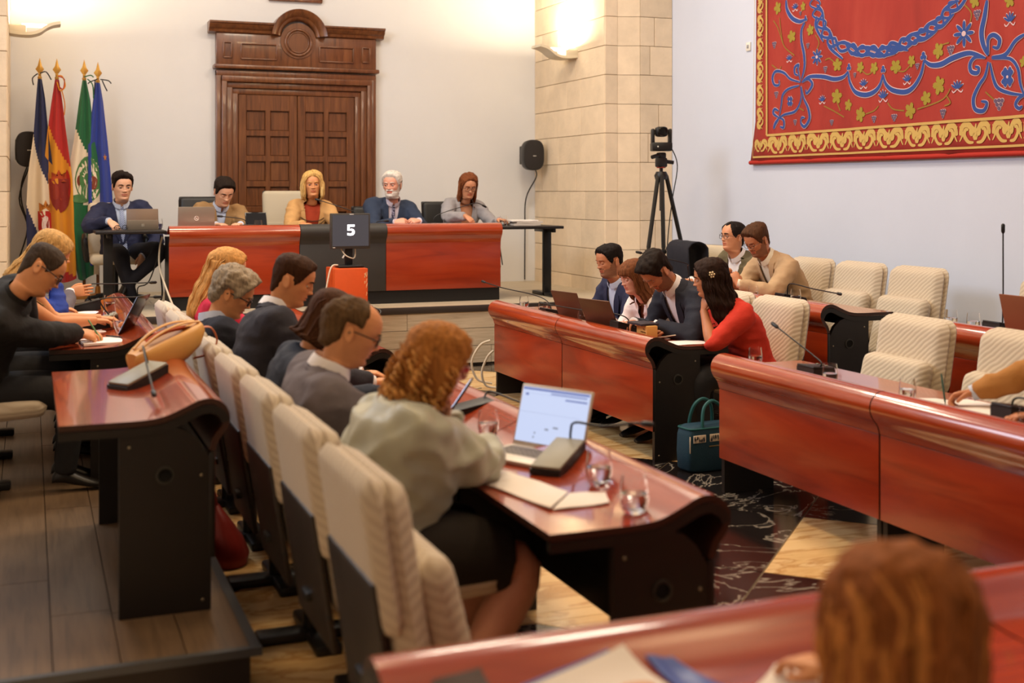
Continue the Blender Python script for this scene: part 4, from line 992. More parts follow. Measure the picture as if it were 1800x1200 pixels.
# inner right row
LW = PI
person('man with dark hair and goatee in navy jacket at the far right desk', (4.42, 8.63), 0, LW, (4.19, 8.56, 1.278), (6, 14, 0, 5), 'tan', hair=HRX(kind='short', col=S(26,20,18), top=.014, side=.009, quiff=.008), beard=(S(142,96,68), .0015, False), face='down', top=J(navy, (.32, .065)), shirt=bshirt,
       hands=(((4.0, 8.42, .755), (-.9, .2, 0), dn, .3), ((3.98, 8.72, .755), (-.9, -.2, 0), dn, .3)))
person('woman with brown fringe in white blouse behind the two laptops', (4.42, 8.02), 0, LW, (4.08, 7.95, 1.19), (4, 18, 0), 'pink', True, hair=HRX(kind='long', line='fringe', col=S(112,66,38), len=.09, top=.016, side=.014, back=.018, open=62, amp=.004), face='down', top=dict(name='blouse', mat=whitec, v=(.72, .045), wrinkle=.010),
       hands=(((3.92, 7.78, .755), (-.9, .3, 0), dn, .3), ((3.95, 8.02, .755), (-.9, -.2, 0), dn, .3)))
person('man in dark blazer bending over his sheet of paper', (4.40, 7.43), 0, LW, (3.890, 7.360, 1.235), (6, 52, 0), 'tan', fat=1.05, hair=HRX(kind='short', col=S(34,25,20), top=.030, side=.012, back=.012, quiff=.012, amp=.010, fq=45), beard=(S(136,90,64), .0015, False), face='down', top=J(navy2, (.40, .07)), shirt=wshirt,
       hands=(((3.90, 7.24, .80), (-.7, .6, -.1), (.2, .4, -1), .5, (.2, -.8, -.5)), ((3.88, 7.52, .79), (-.7, -.5, 0), dn, .4)))
P19 = person('woman with long dark wavy hair and flower clip in red', (4.42, 6.90), 0, LW, (4.08, 6.86, 1.253), (-28, 12, -4), 'tan', True, hair=HRX(kind='long', line='full', col=S(44,28,20), len=.20, top=.020, side=.018, back=.026, open=64, amp=.007, wave=.005, locks=50, flare=.012), top=dict(name='top', mat=redc, sleeve=.68, wrinkle=.008, arm=1.06),
       hands=((('head', (.085, .02, -.085)), (.2, .0, .95), (1, .2, .1), .85, (-.5, -.4, -.9)), ((3.94, 7.18, .765), (-.8, .2, -.1), (0, -.1, -1), .45, (.2, .7, -.4))))
m_ = M()
for k in range(6):
    m_.sph(P19.H((-.01+.016*math.cos(k*PI/3), .098, .145+.016*math.sin(k*PI/3))), .0075, 8, 6)
m_.sph(P19.H((-.01, .101, .145)), .007, 8, 6).obj('flower_clip', mat('clip_pearl', S(232,206,160), .3), P19.root)
# outer right row
person('dark-haired man with glasses in olive waistcoat by the wall', (5.92, 9.22), PZ, LW, (5.71, 9.16, 1.425), (4, 0, 0), 'mid', fat=1.15, hair=HRX(kind='short', line='receding', col=S(34,28,26), top=.012, side=.008), glasses=(S(60,50,44), .002, False), top=dict(name='jacket', mat=olive, v=(.30, .085), lapel=True), shirt=wshirt,
       hands=(((5.42, 9.10, .91), (-.9, .2, 0), dn, .3), ((5.42, 9.40, .91), (-.9, -.2, 0), dn, .3)))
person('young man with glasses in beige blazer with hands clasped', (5.90, 8.56), PZ, LW, (5.470, 8.500, 1.410), (10, 30, 0), 'tan', hair=HRX(kind='short', col=S(80,52,34), top=.024, side=.008, back=.01, quiff=.012, amp=.005), beard=(S(138,92,64), .0015, False), glasses=(S(70,50,40), .0018, True), face='down', top=J(beige, (.40, .06)), shirt=cshirt,
       hands=(((5.26, 8.38, .96), (-.2, .5, .8), (.3, .9, 0), .7, (.2, -.7, -.6)), ((5.24, 8.52, .97), (-.3, -.2, .9), (.2, -1, 0), .7)))
person('man in camel jacket at the right edge, writing with a dark pen', (4.42, 3.98), 0, LW, (4.25, 3.75, 1.30), (0, 20, 0), 'tan', hair=HRX(kind='short', col=S(50,36,26)), top=J(cloth('caramel', S(170,116,56)), (.40, .06)), shirt=bshirt,
       hands=(((3.86, 3.88, .765), (-.8, .4, 0), dn, .4), ((3.97, 4.36, .785), (-.75, .55, -.25), (.1, -.5, -.8), .55, (.5, .5, -.4))))
person('woman with long chestnut hair seen from behind at the bottom edge', (1.24, 1.46), 0, PI/2, (1.252, 1.530, 1.142), (0, 14, 9), 'warm', True, hk=1.12, bs=1.08, hair=HRX(kind='long', line='full', col=S(146,86,42), spread=.10, len=.34, top=.022, side=.022, back=.028, open=64, amp=.010, locks=150, lockw=1.5, hi=(S(196,128,66),)), top=dict(name='blouse', mat=cloth('printed_blouse', S(160,150,130)), collar=True),
       hands=(((1.05, 1.98, .76), (.2, .95, 0), dn, .3), ((1.45, 1.98, .76), (-.2, .95, 0), dn, .3)))
bake()
# ------------------------------------------------------------------ small materials
glassm = mat('clear_glass', (1,1,1,1), .0, trans=1, ior=1.25); waterm = mat('water', (.97,.98,1,1), .0, trans=1, ior=1.33)
paper = mat('paper', S(240,232,224), .7); silver = mat('silver_shell', S(158,146,130), .4, .5); brownsh = mat('brown_shell', S(96,62,44), .4, .3); darkgl = mat('dark_screen', S(14,14,16), .15)
gold = mat('gilt', S(196,150,70), .35, .7); brass = mat('brass', S(190,130,60), .4, .6); white_pl = mat('white_plastic', S(226,222,212), .5); whitecab = mat('white_cable', S(212,196,170), .5)
ceramic = mat('cream_ceramic', S(214,202,176), .5)
lampm = mat('lamp_glow', (1,1,1,1), .5, emit=(1, .93, .74, 1), estr=14)
scr = mat('screen_white', S(10,10,12), .2, emit=(.62, .70, .95, 1), estr=1.05); scrb = mat('screen_blue', S(10,10,12), .2, emit=(.20, .26, .62, 1), estr=.8); scrg = mat('screen_grey', S(10,10,12), .2, emit=(.30, .33, .42, 1), estr=.9); scrl = mat('screen_line', S(10,10,12), .2, emit=(.50, .57, .78, 1), estr=1)
# ---- wall lamps on the piers
def sconce(label, x, y, z, sg):
    t = thing('wall_lamp', label, 'lamp', (x, y, z), 0 if sg > 0 else PI)
    pr_ = crom([(0, -.065, 0), (.10, -.075, 0), (.20, -.072, 0), (.28, -.045, 0), (.34, 0, 0), (.40, .03, 0), (.47, .045, 0)], 4)
    M().strip([(p.x, p.y) for p in pr_], 'y', -.13, .13, .03).obj('shade', ceramic, t, 40)
    M().rbox((.07, 0, -.02), (.16, .25, .09), .01).obj('lamp_body', ceramic, t)
    M().rbox((.24, 0, .035), (.26, .20, .012), .004).obj('diffuser', lampm, t)
    l = bpy.data.lights.new('lamp_bulb', 'AREA'); l.shape = 'RECTANGLE'; l.size = .24; l.size_y = .2; l.energy = 55; l.color = (1, .86, .62)
    o = bpy.data.objects.new('lamp_bulb', l); C.objects.link(o); o.parent = t; o.location = (.23, 0, .06); o.rotation_euler = (PI, 0, 0)
sconce('curved cream wall lamp on the stone pier right of the door', 5.85, 12.85, 3.29, -1)
sconce('curved cream wall lamp on the left stone pier above the flags', -.18, 13.05, 3.31, 1)
# ---- loudspeakers
def speaker(label, x, z, yaw, cable, mirror=1):
    t = thing('loudspeaker', label, 'speaker', (x, 13.62, z), yaw)
    def oval(w_, h_, y): 
        out = []
        for k in range(36):
            a = 2*PI*k/36; c, s = math.cos(a), math.sin(a); out.append((math.copysign(abs(c)**.75, c)*w_, y, math.copysign(abs(s)**.62, s)*h_))
        return out
    M().loft([oval(.10, .15, .13), oval(.125, .18, .08), oval(.132, .186, -.02), oval(.128, .182, -.06)], True).obj('cabinet', blackpl, t, 40)
    M().loft([oval(.126, .18, -.058), oval(.122, .176, -.075), oval(.09, .14, -.083)], True).obj('grille', mat('speaker_grille', S(40,35,33), .7, bump=.5, bscale=400), t, 40)
    b = M()
    for dx, w_ in ((-.014, .012), (0, .010), (.013, .010)): b.rbox((dx, -.086, -.012), (w_, .004, .010), .002, 1)
    b.obj('badge', white_pl, t)
    M().rbox((-.09, .12, 0), (.05, .10, .22), .01).obj('bracket', blackmet, t)
    for c in cable: M().tube(crom([(p[0]-x, p[1]-13.62, p[2]-z) for p in c], 5), .008, 6).obj('cable', blackpl, t)
    for ch in t.children:
        if ch.name.startswith('cable') and yaw: ch.rotation_euler = (0, 0, -yaw)
speaker('black loudspeaker on the back wall beside the right stone pier', 5.66, 2.13, math.radians(-4), [[(5.70, 13.62, 1.95), (5.76, 13.75, 1.86), (5.70, 13.93, 1.6), (5.70, 13.96, 1.2), (5.70, 13.97, .60)]])
speaker('black loudspeaker on the back wall behind the leftmost flag', -.01, 2.13, math.radians(6), [[(-.02, 13.65, 1.96), (-.08, 13.75, 1.75), (-.06, 13.8, 1.5), (.08, 13.9, 1.15)], [(-.0, 13.65, 1.96), (-.10, 13.8, 1.62), (-.02, 13.9, 1.3), (-.12, 13.95, .9), (-.12, 13.95, .6)]])
# ---- flags
def flag(label, x, ztop, cols, rule, top_x, prof, cord, emblem, bottom):
    """cloth hanging from a pole: prof gives left and right edge (metres from the pole) against height"""
    t = thing('flag', label, 'flag', (x, 13.45, DZ))
    h = ztop-DZ
    M().tube([(0, 0, .05), (0, 0, h-.02)], .016, 10).obj('pole', mat('pole_wood', S(120,72,36), .4), t)
    M().lathe([(.15, 0), (.15, .02), (.12, .035), (.03, .05), (.025, .12), (0, .12)], 20).obj('base', brass, t)
    f = M(); f.lathe([(.0, -.02), (.02, -.02), (.022, 0), (.012, .01), (.016, .03), (.010, .04)], 10, (0, 0, h-.03))
    f.loft([[(.0, -.006, h+.0), (.008, 0, h), (0, .006, h), (-.008, 0, h)], [(0, -.012, h+.05), (.042, 0, h+.05), (0, .012, h+.05), (-.042, 0, h+.05)], [(0, -.008, h+.085), (.020, 0, h+.085), (0, .008, h+.085), (-.020, 0, h+.085)], [(0, -.001, h+.165), (.001, 0, h+.165), (0, .001, h+.165), (-.001, 0, h+.165)]], True)
    f.obj('finial', gold, t, 30)
    NU, NV = 44, 60; m_ = M()
    zt = h-.055; zb = bottom-DZ
    def P(u, v, off=0):
        z = zt+(zb-zt)*v
        l = np.interp(v, prof[0], prof[1]); r_ = np.interp(v, prof[0], prof[2]); amp = .014+.030*v
        ph = u*PI*2*1.8+x*9+v*1.2; return (l+(r_-l)*u, -.03-amp*math.sin(ph)-.03*v-off, z+ .03*math.sin(u*5+x*7)*v*(v > .9))
    vs = [P(i/NU, j/NV) for j in range(NV+1) for i in range(NU+1)]
    fs, mi = [], []
    for j in range(NV):
        for i in range(NU):
            fs.append((j*(NU+1)+i, j*(NU+1)+i+1, (j+1)*(NU+1)+i+1, (j+1)*(NU+1)+i)); mi.append(rule((i+.5)/NU, (j+.5)/NV))
    m_.add(vs, fs); m_.mi = mi
    c = m_.obj('cloth', [mat('flag_'+str(k), k, .75, sheen=.2) for k in cols], t, 180)
    for pts, colr in cord: M().tube(crom([(a, -.05, h+b) for a, b in pts], 4), .006, 6).obj('cord', mat('cord_'+str(colr), colr, .7), t)
    for (u0, v0, ru, rv, colr, sh) in emblem:
        e = M(); n_ = 20
        if sh == 'shield': pl_ = [(-1, -1), (-.5, -1), (0, -1), (.5, -1), (1, -1), (1, -.4), (1, .1), (.8, .55), (.45, .85), (0, 1), (-.45, .85), (-.8, .55), (-1, .1), (-1, -.4)]
        elif sh == 'star': pl_ = [((1 if k % 2 == 0 else .42)*math.sin(k*PI/5), -(1 if k % 2 == 0 else .42)*math.cos(k*PI/5)) for k in range(10)]
        elif sh == 'crown': pl_ = [(-1, 1), (-1, -.6), (-.5, .1), (0, -1), (.5, .1), (1, -.6), (1, 1)]
        else: pl_ = [(math.cos(2*PI*k/n_), math.sin(2*PI*k/n_)) for k in range(n_)]
        vs = []; fs = []
        for rr_ in (1, .66, .33): vs += [P(u0+a*ru*rr_, v0+b*rv*rr_, .006) for a, b in pl_]
        vs.append(P(u0, v0, .006)); n_ = len(pl_)
        for q_ in range(2): fs += [(q_*n_+k, q_*n_+(k+1) % n_, (q_+1)*n_+(k+1) % n_, (q_+1)*n_+k) for k in range(n_)]
        fs += [(2*n_+k, 2*n_+(k+1) % n_, 3*n_) for k in range(n_)]
        e.add(vs, fs).obj('emblem', mat('emb_'+str(colr), colr, .7), c, 180)
NV_, WH, RD, YE, GR, BL = S(28,34,74), S(226,206,176), S(176,34,26), S(214,140,24), S(20,92,48), S(38,56,140)
DR, OC = S(134,36,24), S(196,120,44)
def rule1(u, v):
    if u < (v-.68)/.30*.68: return 0
    return 1 if u < (v-.30)/.36 else 0
def rule2(u, v):
    if u < (v-.87)/.12: return 0
    return 1 if u < (v-.22)/.22 else 0
def rule3(u, v):
    if u < (v-.56)/.14 and v > .56 and u < .75: return 0
    return 1 if u < (v-.24)/.20 else 0
blk = S(26,24,30)
flag('blue and white flag with a red crest, leftmost of the four flags', .098, 2.90, [NV_, WH], rule1, 0, ([0, .1, .3, .5, .7, 1], [-.02, -.035, -.06, -.11, -.13, -.12], [.02, .05, .085, .13, .175, .20]), [([(-.02, -.0), (-.07, -.05), (-.06, -.12)], blk), ([(.0, 0), (.06, .02), (.11, -.06)], blk)],
     [(.62, .80, .26, .085, RD, 'shield'), (.62, .69, .22, .035, OC, 'crown'), (.60, .79, .13, .05, S(222,200,190), 'disc'), (.66, .80, .07, .03, DR, 'disc')], .95)
flag('red and yellow flag with a crest, second of the four flags from the left', .263, 2.90, [RD, YE], rule2, 0, ([0, .1, .25, .5, 1], [-.02, -.05, -.09, -.14, -.07], [.02, .05, .085, .15, .19]), [([(0, -.02), (.05, -.02), (.08, -.12), (.03, -.17), (.0, -.08)], YE), ([(.01, -.02), (.07, -.05), (.06, -.15), (.02, -.13)], RD), ([(.04, -.14), (.075, -.3), (.07, -.42)], OC)],
     [(.55, .58, .34, .085, DR, 'shield'), (.55, .48, .26, .03, S(180,70,30), 'crown'), (.40, .56, .13, .04, S(150,50,30), 'disc'), (.68, .60, .12, .04, S(190,80,40), 'disc'), (.2, .56, .07, .10, OC, 'disc'), (.85, .52, .08, .07, RD, 'disc')], .78)
flag('green, white and green flag with a heraldic figure emblem, third of the four flags', .53, 2.90, [GR, WH], rule3, 0, ([0, .1, .3, .5, .75, 1], [-.02, -.05, -.10, -.17, -.16, -.06], [.02, .06, .10, .17, .18, .14]), [([(0, -.02), (.06, -.0), (.09, -.02)], GR), ([(.03, -.04), (.08, -.1), (.09, -.24)], GR)],
     [(.62, .50, .40, .115, S(70,116,60), 'disc'), (.60, .505, .35, .10, WH, 'disc'), (.42, .51, .14, .035, S(120,50,30), 'disc'), (.75, .52, .14, .035, S(124,52,30), 'disc'), (.62, .46, .10, .03, S(140,60,36), 'disc'), (.60, .53, .05, .05, OC, 'disc'), (.38, .60, .30, .022, S(80,120,70), 'disc')], .80)
flag('plain blue flag with one gold star in view, rightmost of the four flags', .665, 2.88, [BL, BL], lambda u, v: 0, 0, ([0, .1, .35, .6, 1], [-.025, -.05, -.10, -.10, -.08], [.02, .05, .10, .14, .18]), [([(-.01, -.02), (-.08, -.05), (-.1, -.07)], blk), ([(.02, -.02), (.1, -.03), (.13, -.06)], blk), ([(-.03, -.03), (-.04, -.18)], blk), ([(.04, -.03), (.07, -.1), (.09, -.14)], blk)],
     [(.80, .415, .10, .022, S(190,120,60), 'star')], .95)
# ---- orange pedestal and number monitor
t = thing('pedestal', 'scuffed orange wooden pedestal box in front of the dais', 'pedestal', (2.712, 10.98, 0))
M().rbox((0, 0, .497), (.305, .36, .994), .006).obj('box', mat('pedestal_paint', S(206,78,24), .45, var=.08), t)
ed = M(); rr_ = random.Random(2)
for k in range(16): ed.rbox((.14+rr_.uniform(-.02, .006), -.1805, rr_.uniform(.55, .97)), (rr_.uniform(.003, .008), .002, rr_.uniform(.01, .04)), .0005, 1, R3(0, rr_.uniform(-.3, .3), 0))
tag(ed.obj('scuff_mark', mat('scuff', S(230,180,130), .7), t), kind='stuff')
t = thing('monitor', 'grey monitor on the orange pedestal showing a white number five', 'monitor', (2.735, 10.98, .995))
M().rbox((0, 0, .012), (.24, .2, .022), .01).obj('stand_base', blackpl, t); M().rbox((0, .02, .12), (.07, .04, .2), .01).obj('stand_neck', blackpl, t)
b = M().rbox((0, -.03, .335), (.37, .05, .325), .008).obj('bezel', mat('monitor_grey', S(60,55,50), .5), t)
dsp = M().box((0, -.056, .34), (.338, .004, .285)).obj('screen', mat('monitor_screen', S(40,40,46), .3, emit=S(92,88,92), estr=.55), t, 0)
five = [(-.034, .05), (.034, .05), (.034, .03), (-.012, .03), (-.012, .012), (.010, .013), (.027, .005), (.036, -.012), (.034, -.032), (.020, -.047), (-.004, -.052), (-.036, -.047), (-.036, -.026), (-.012, -.031), (.004, -.029), (.012, -.020), (.011, -.010), (.001, -.005), (-.034, -.008)]
def inset(P): return P
# figure built from convex strokes
fm = M(); seg = [five[0], five[1], five[2], five[3], five[4], five[18]]
for qd in ([(-.034, .05), (.034, .05), (.034, .03), (-.034, .03)], [(-.034, .03), (-.012, .03), (-.012, .008), (-.034, -.006)], [(-.034, -.006), (-.012, .008), (.008, .013), (.001, -.005)], [(.001, -.005), (.008, .013), (.026, .005), (.011, -.010)], [(.011, -.010), (.026, .005), (.036, -.013), (.012, -.018)], [(.012, -.018), (.036, -.013), (.034, -.032), (.008, -.027)], [(.008, -.027), (.034, -.032), (.020, -.047), (.0, -.030)], [(.0, -.030), (.020, -.047), (-.004, -.052), (-.012, -.031)], [(-.012, -.031), (-.004, -.052), (-.036, -.047), (-.036, -.026)]):
    fm.prism([(x*.98+.003, z+.345) for x, z in qd], 'y', -.0605, -.058)
fm.obj('number', mat('digit_glow', (1,1,1,1), .5, emit=(.93, .92, 1, 1), estr=2.2), dsp, 0)
M().rbox((.01, -.057, .488), (.04, .003, .006), .001, 1).obj('maker_mark', white_pl, b); M().rbox((-.155, -.057, .185), (.024, .003, .005), .001, 1).obj('corner_mark', white_pl, b)
M().tube(crom([(-.08, .0, .18), (-.05, -.04, .12), (.0, -.045, .09), (.04, -.02, .085), (.06, .01, .12), (.06, .02, .18)], 5), .006, 6).obj('cable', whitecab, t)
M().rbox((-.065, -.045, .10), (.014, .006, .03), .002, 1, R3(0, .6, 0)).obj('cable_label', white_pl, t)
tag(M().tube(crom([(2.62, 10.94, 1.02), (2.56, 10.92, 1.01), (2.52, 10.9, .9), (2.46, 10.85, .6), (2.40, 10.7, .25), (2.30, 10.5, .012)], 6), .008, 6).obj('monitor_cable', whitecab), 'white cable hanging from the orange pedestal down to the floor', 'cable')
tag(M().tube(crom([(1.17, 11.95, 1.26), (1.14, 11.9, 1.15), (1.135, 11.85, .98), (1.17, 11.6, .80), (1.22, 11.3, .62), (1.27, 11.16, .55), (1.33, 11.1, .2), (1.36, 11.05, .012)], 6), .009, 6).obj('floor_cable', whitecab), 'pale cable running from the left side table over the dais edge', 'cable')
tag(M().tube(crom([(1.16, 12.0, 1.28), (1.15, 11.97, 1.0), (1.17, 11.98, .7), (1.1, 12.0, .60)], 6), .008, 6).tube(crom([(1.17, 11.96, 1.2), (1.05, 11.95, .85), (.95, 12.0, .78), (.98, 12.1, .6)], 6), .006, 6).obj('table_cable', blackpl), 'black cables hanging under the left side table', 'cable')
tag(M().tube(crom([(4.52, 11.95, 1.29), (4.56, 11.95, 1.22), (4.58, 11.95, 1.12), (4.57, 11.95, .98), (4.60, 11.95, .90)], 6), .009, 6).tube(crom([(4.58, 11.95, 1.2), (4.60, 11.94, 1.05), (4.62, 11.94, .92)], 4), .006, 6).obj('table_cable', blackpl), 'knotted black cable hanging under the right side table', 'cable')
# ---- wall socket
t = thing('wall_switch', 'small white switch plate on the wall beside the tapestry', 'switch', (XR, 10.376, 3.128)); M().rbox((-.008, 0, 0), (.016, .075, .085), .004).obj('plate', white_pl, t); M().rbox((-.018, 0, 0), (.008, .03, .035), .003).obj('button', mat('switch_grey', S(150,150,155), .5), t)
# ---- tripod with camera
t = thing('camera_tripod', 'tall black tripod before the right stone pier', 'tripod', (5.84, 10.72, PZ))
for k, (a, spread) in enumerate(((math.radians(205), .42), (math.radians(-20), .42), (math.radians(250), .30))):
    d = Vector((math.cos(a), math.sin(a), 0)); top_ = d*.05+Vector((0, 0, 1.70)); mid = d*spread*.52+Vector((0, 0, .95)); bot = d*spread*1.05+Vector((0, 0, .02))
    lg = M().tube([top_, top_.lerp(mid, .95)], .022, 8).tube([top_.lerp(mid, .9), mid.lerp(bot, .4)], .017, 8).tube([mid.lerp(bot, .35), bot], .013, 8)
    lg.obj('leg', blackmet, t); cl = M().rbox(mid, (.05, .05, .04), .01).rbox(mid.lerp(bot, .38), (.042, .042, .035), .008).sph(bot, .022, 8, 6)
    cl.obj('clamp', blackpl, t)
M().tube([(0, 0, 1.35), (0, 0, 1.80)], .018, 10).lathe([(.0, 1.66), (.06, 1.66), (.07, 1.70), (.05, 1.74), (0, 1.74)], 14).obj('centre_column', blackmet, t)
h_ = M().rbox((0, 0, 1.83), (.10, .10, .10), .02).rbox((0, 0, 1.90), (.08, .08, .06), .015).tube([(-.05, -.03, 1.90), (-.13, -.05, 1.88)], .02, 8).tube([(.04, -.02, 1.84), (.12, -.03, 1.83)], .02, 8)
h_.obj('pan_head', blackpl, t); M().lathe([(.045, 1.775), (.045, 1.79)], 14).obj('red_ring', mat('red_ring', S(150,40,20), .4), t)
t2 = thing('video_camera', 'black robotic video camera on top of the tripod', 'camera', (5.84, 10.72, PZ+1.935), math.radians(-20))
M().rbox((0, 0, .05), (.20, .18, .085), .012).obj('base', blackpl, t2)
for sg in (-1, 1): M().rbox((sg*.085, 0, .155), (.03, .11, .15), .014).obj('yoke_arm', blackpl, t2)
M().rbox((0, .0, .20), (.125, .13, .10), .03).obj('camera_head', blackpl, t2); M().lathe([(.045, 0), (.045, .05), (.036, .052), (.034, .03), (0, .028)], 20, (0, -.06, .20), R3(PI/2, 0, 0)).obj('lens', darkgl, t2)
M().rbox((-.045, -.091, .05), (.014, .004, .014), .002, 1).obj('badge', white_pl, t2)
tag(M().tube(crom([(5.93, 10.70, 2.15), (6.0, 10.68, 1.95), (5.93, 10.66, 1.6), (5.88, 10.66, 1.2), (5.9, 10.7, .8), (5.86, 10.6, .17)], 6), .006, 6).tube(crom([(5.84, 10.6, 1.15), (5.6, 10.5, .65), (5.45, 10.4, .17)], 5), .006, 6).obj('camera_cable', blackpl), 'black cables winding down the tripod to the floor', 'cable')
# ---- office chairs
def office_chair(label, x, y, rz, z, zt, colr, arms=True):
    t = thing('office_chair', label, 'chair', (x, y, z), rz)
    Rt = R3(0, math.radians(-8), 0)
    b = M().rbox((-.20, 0, (zt+.46)/2), (.10, .50, zt-.46), .045, 4, Rt); b.obj('backrest', colr, t)
    M().rbox((-.245, 0, (zt+.44)/2), (.03, .48, zt-.44), .012, 2, Rt).obj('back_shell', blackpl, t)
    M().rbox((.06, 0, .44), (.50, .50, .10), .045, 4).obj('seat', colr, t)
    if arms:
        for sg in (-1, 1): M().tube(crom([(-.14, sg*.27, .42), (-.16, sg*.29, .58), (-.08, sg*.29, .67), (.12, sg*.29, .66), (.20, sg*.29, .60), (.12, sg*.27, .42)], 4), .024, 8).obj('armrest', blackpl, t)
    M().tube([(.04, 0, .08), (.04, 0, .40)], .03, 10).obj('column', blackmet, t)
    for k in range(5):
        a = 2*PI*k/5; M().tube([(.04, 0, .09), (.04+.28*math.cos(a), .28*math.sin(a), .06)], [.024, .016], 8).sph((.04+.28*math.cos(a), .28*math.sin(a), .03), .03, 8, 6).obj('base_leg', blackmet, t)
    return t
creamp = mat('cream_plain', S(206,188,160), .8, var=.04, bump=.2, bscale=60); creamd = mat('cream_dull', S(190,178,154), .7)
office_chair('cream office chair with black armrests under the young man in navy', .80, 12.86, DY, DZ, 1.0, creamp)
office_chair('dark office chair under the young man in brown blazer', 1.70, 12.92, DY, DZ, 1.06, blackpl, False)
office_chair('dark office chair hidden behind the white-haired man', 3.55, 12.92, DY, DZ, .95, blackpl, False)
office_chair('dark office chair behind the woman in grey blazer', 4.36, 12.92, DY, DZ, 1.0, blackpl, False)
t = office_chair('cream high-backed armchair with ribbed back behind the blonde speaker', 2.58, 12.95, DY, DZ, 1.12, creamd, False)
for k in range(6): M().rbox((-.148-.02*k*.6, 0, .70+.065*k), (.03, .44, .055), .014, 3, R3(0, math.radians(-8), 0)).obj('rib', creamd, t)
office_chair('tall cream office chair by the tripod with a jacket over it', 6.02, 10.30, PI+.15, PZ, 1.02, creamp)
jk = M(); rg = []
for k in range(15):
    s = k/14; a = PI*s
    x = .10*math.cos(a)*(1.0) ; z = 1.155+.05*math.sin(a)
    if s < .3: x, z = -.015+.12-.02*(1-s/.3), 1.16-(.3-s)/.3*.55
    elif s > .7: x, z = -.15-.0*(s-.7), 1.15-(s-.7)/.3*.35
    else: x = .105-.255*(s-.3)/.4; z = 1.16+.045*math.sin(PI*(s-.3)/.4)
    rg.append([(x+(.02*mnoise.noise(Vector((y_*9, s*4, 0)))), y_, z+.02*mnoise.noise(Vector((y_*6, s*3, 5)))) for y_ in np.linspace(-.16, .30, 16)])
jo = jk.loft(rg, False, close=False).obj('draped_jacket', cloth('jacket_navy', S(28,28,38)), None, 60)
jo.location = (5.86, 10.34, PZ+.02); jo.rotation_euler = (0, 0, PI+.15); jo.scale = (.95, .75, .87); sm_ = jo.modifiers.new('thick', 'SOLIDIFY'); sm_.thickness = .012
tag(jo, 'dark navy jacket draped over the tall cream chair by the tripod', 'jacket')

# ---- tumblers of water
GL = M().lathe([(0, .002), (.026, .002), (.034, .012), (.040, .04), (.0395, .065), (.034, .105), (.0325, .105), (.0378, .065), (.038, .04), (.032, .014), (.0, .009)], 24).mesh('glass', glassm, 60)
WT = M().lathe([(0, .0098), (.031, .0145), (.0372, .04), (.0374, .056), (0, .056)], 24).mesh('water', waterm, 50)
def glass(label, x, y, z, k=1.0):
    t = thing('water_glass', label, 'glass', (x, y, z)); inst('tumbler', GL, t, (0,0,0), sc=(k,k,k)); inst('water', WT, t, (0,0,0), sc=(k,k,k))
TZ = .7165; OZ = PZ+.7165; DT = DZ+.7265
for a in (('water glass at the near end of the aisle desk, right of the open papers', 1.715, 3.32, TZ, 1.1), ('water glass behind the grey microphone base on the near aisle desk', 1.76, 3.66, TZ+.004, 1.1), ('water glass in front of the woman in sage, left of her laptop', 1.70, 4.55, TZ, 1.05),
          ('water glass at the corner of the desk by the teal bag, beside the red top', 3.79, 5.86, TZ), ('water glass beside the small microphone base on the desk by the teal bag', 3.78, 5.16, TZ), ('water glass beside the loose papers under the writing hand', 3.82, 4.62, TZ), ('water glass cut by the right edge, next to a dark microphone base', 3.80, 3.86, TZ),
          ('water glass by the folded hands of the young man in beige blazer', 5.17, 8.02, OZ), ('water glass next to the microphone on the outer desk, before the empty chairs', 5.29, 7.64, OZ), ('water glass on the far outer desk, farther of two by the upright microphone', 5.25, 5.95, OZ), ('water glass on the far outer desk, nearer of two by the upright microphone', 5.235, 5.745, OZ),
          ('water glass at the far end of the desk with the dark laptops', 3.83, 9.40, TZ), ('water glass left of the farther dark laptop', 3.79, 8.90, TZ), ('water glass between the two dark laptops', 3.82, 8.22, TZ),
          ('water glass behind the upright tablet before the man in black', .50, 7.62, OZ), ('water glass by the far microphone on the outer left desk', .52, 8.95, OZ), ('second water glass of the outer left desk, near the bare wrists', .48, 8.25, OZ),
          ('water glass on the left side table beside the two-tone tablet', 1.14, 12.02, DZ+.75), ('water glass at the black tablet stand on the dais', 2.08, 12.0, DT), ('water glass before the woman in grey blazer', 4.03, 12.0, DT), ('water glass on the right side table beside the paper stack', 4.66, 12.02, DZ+.75)):
    glass(*a)
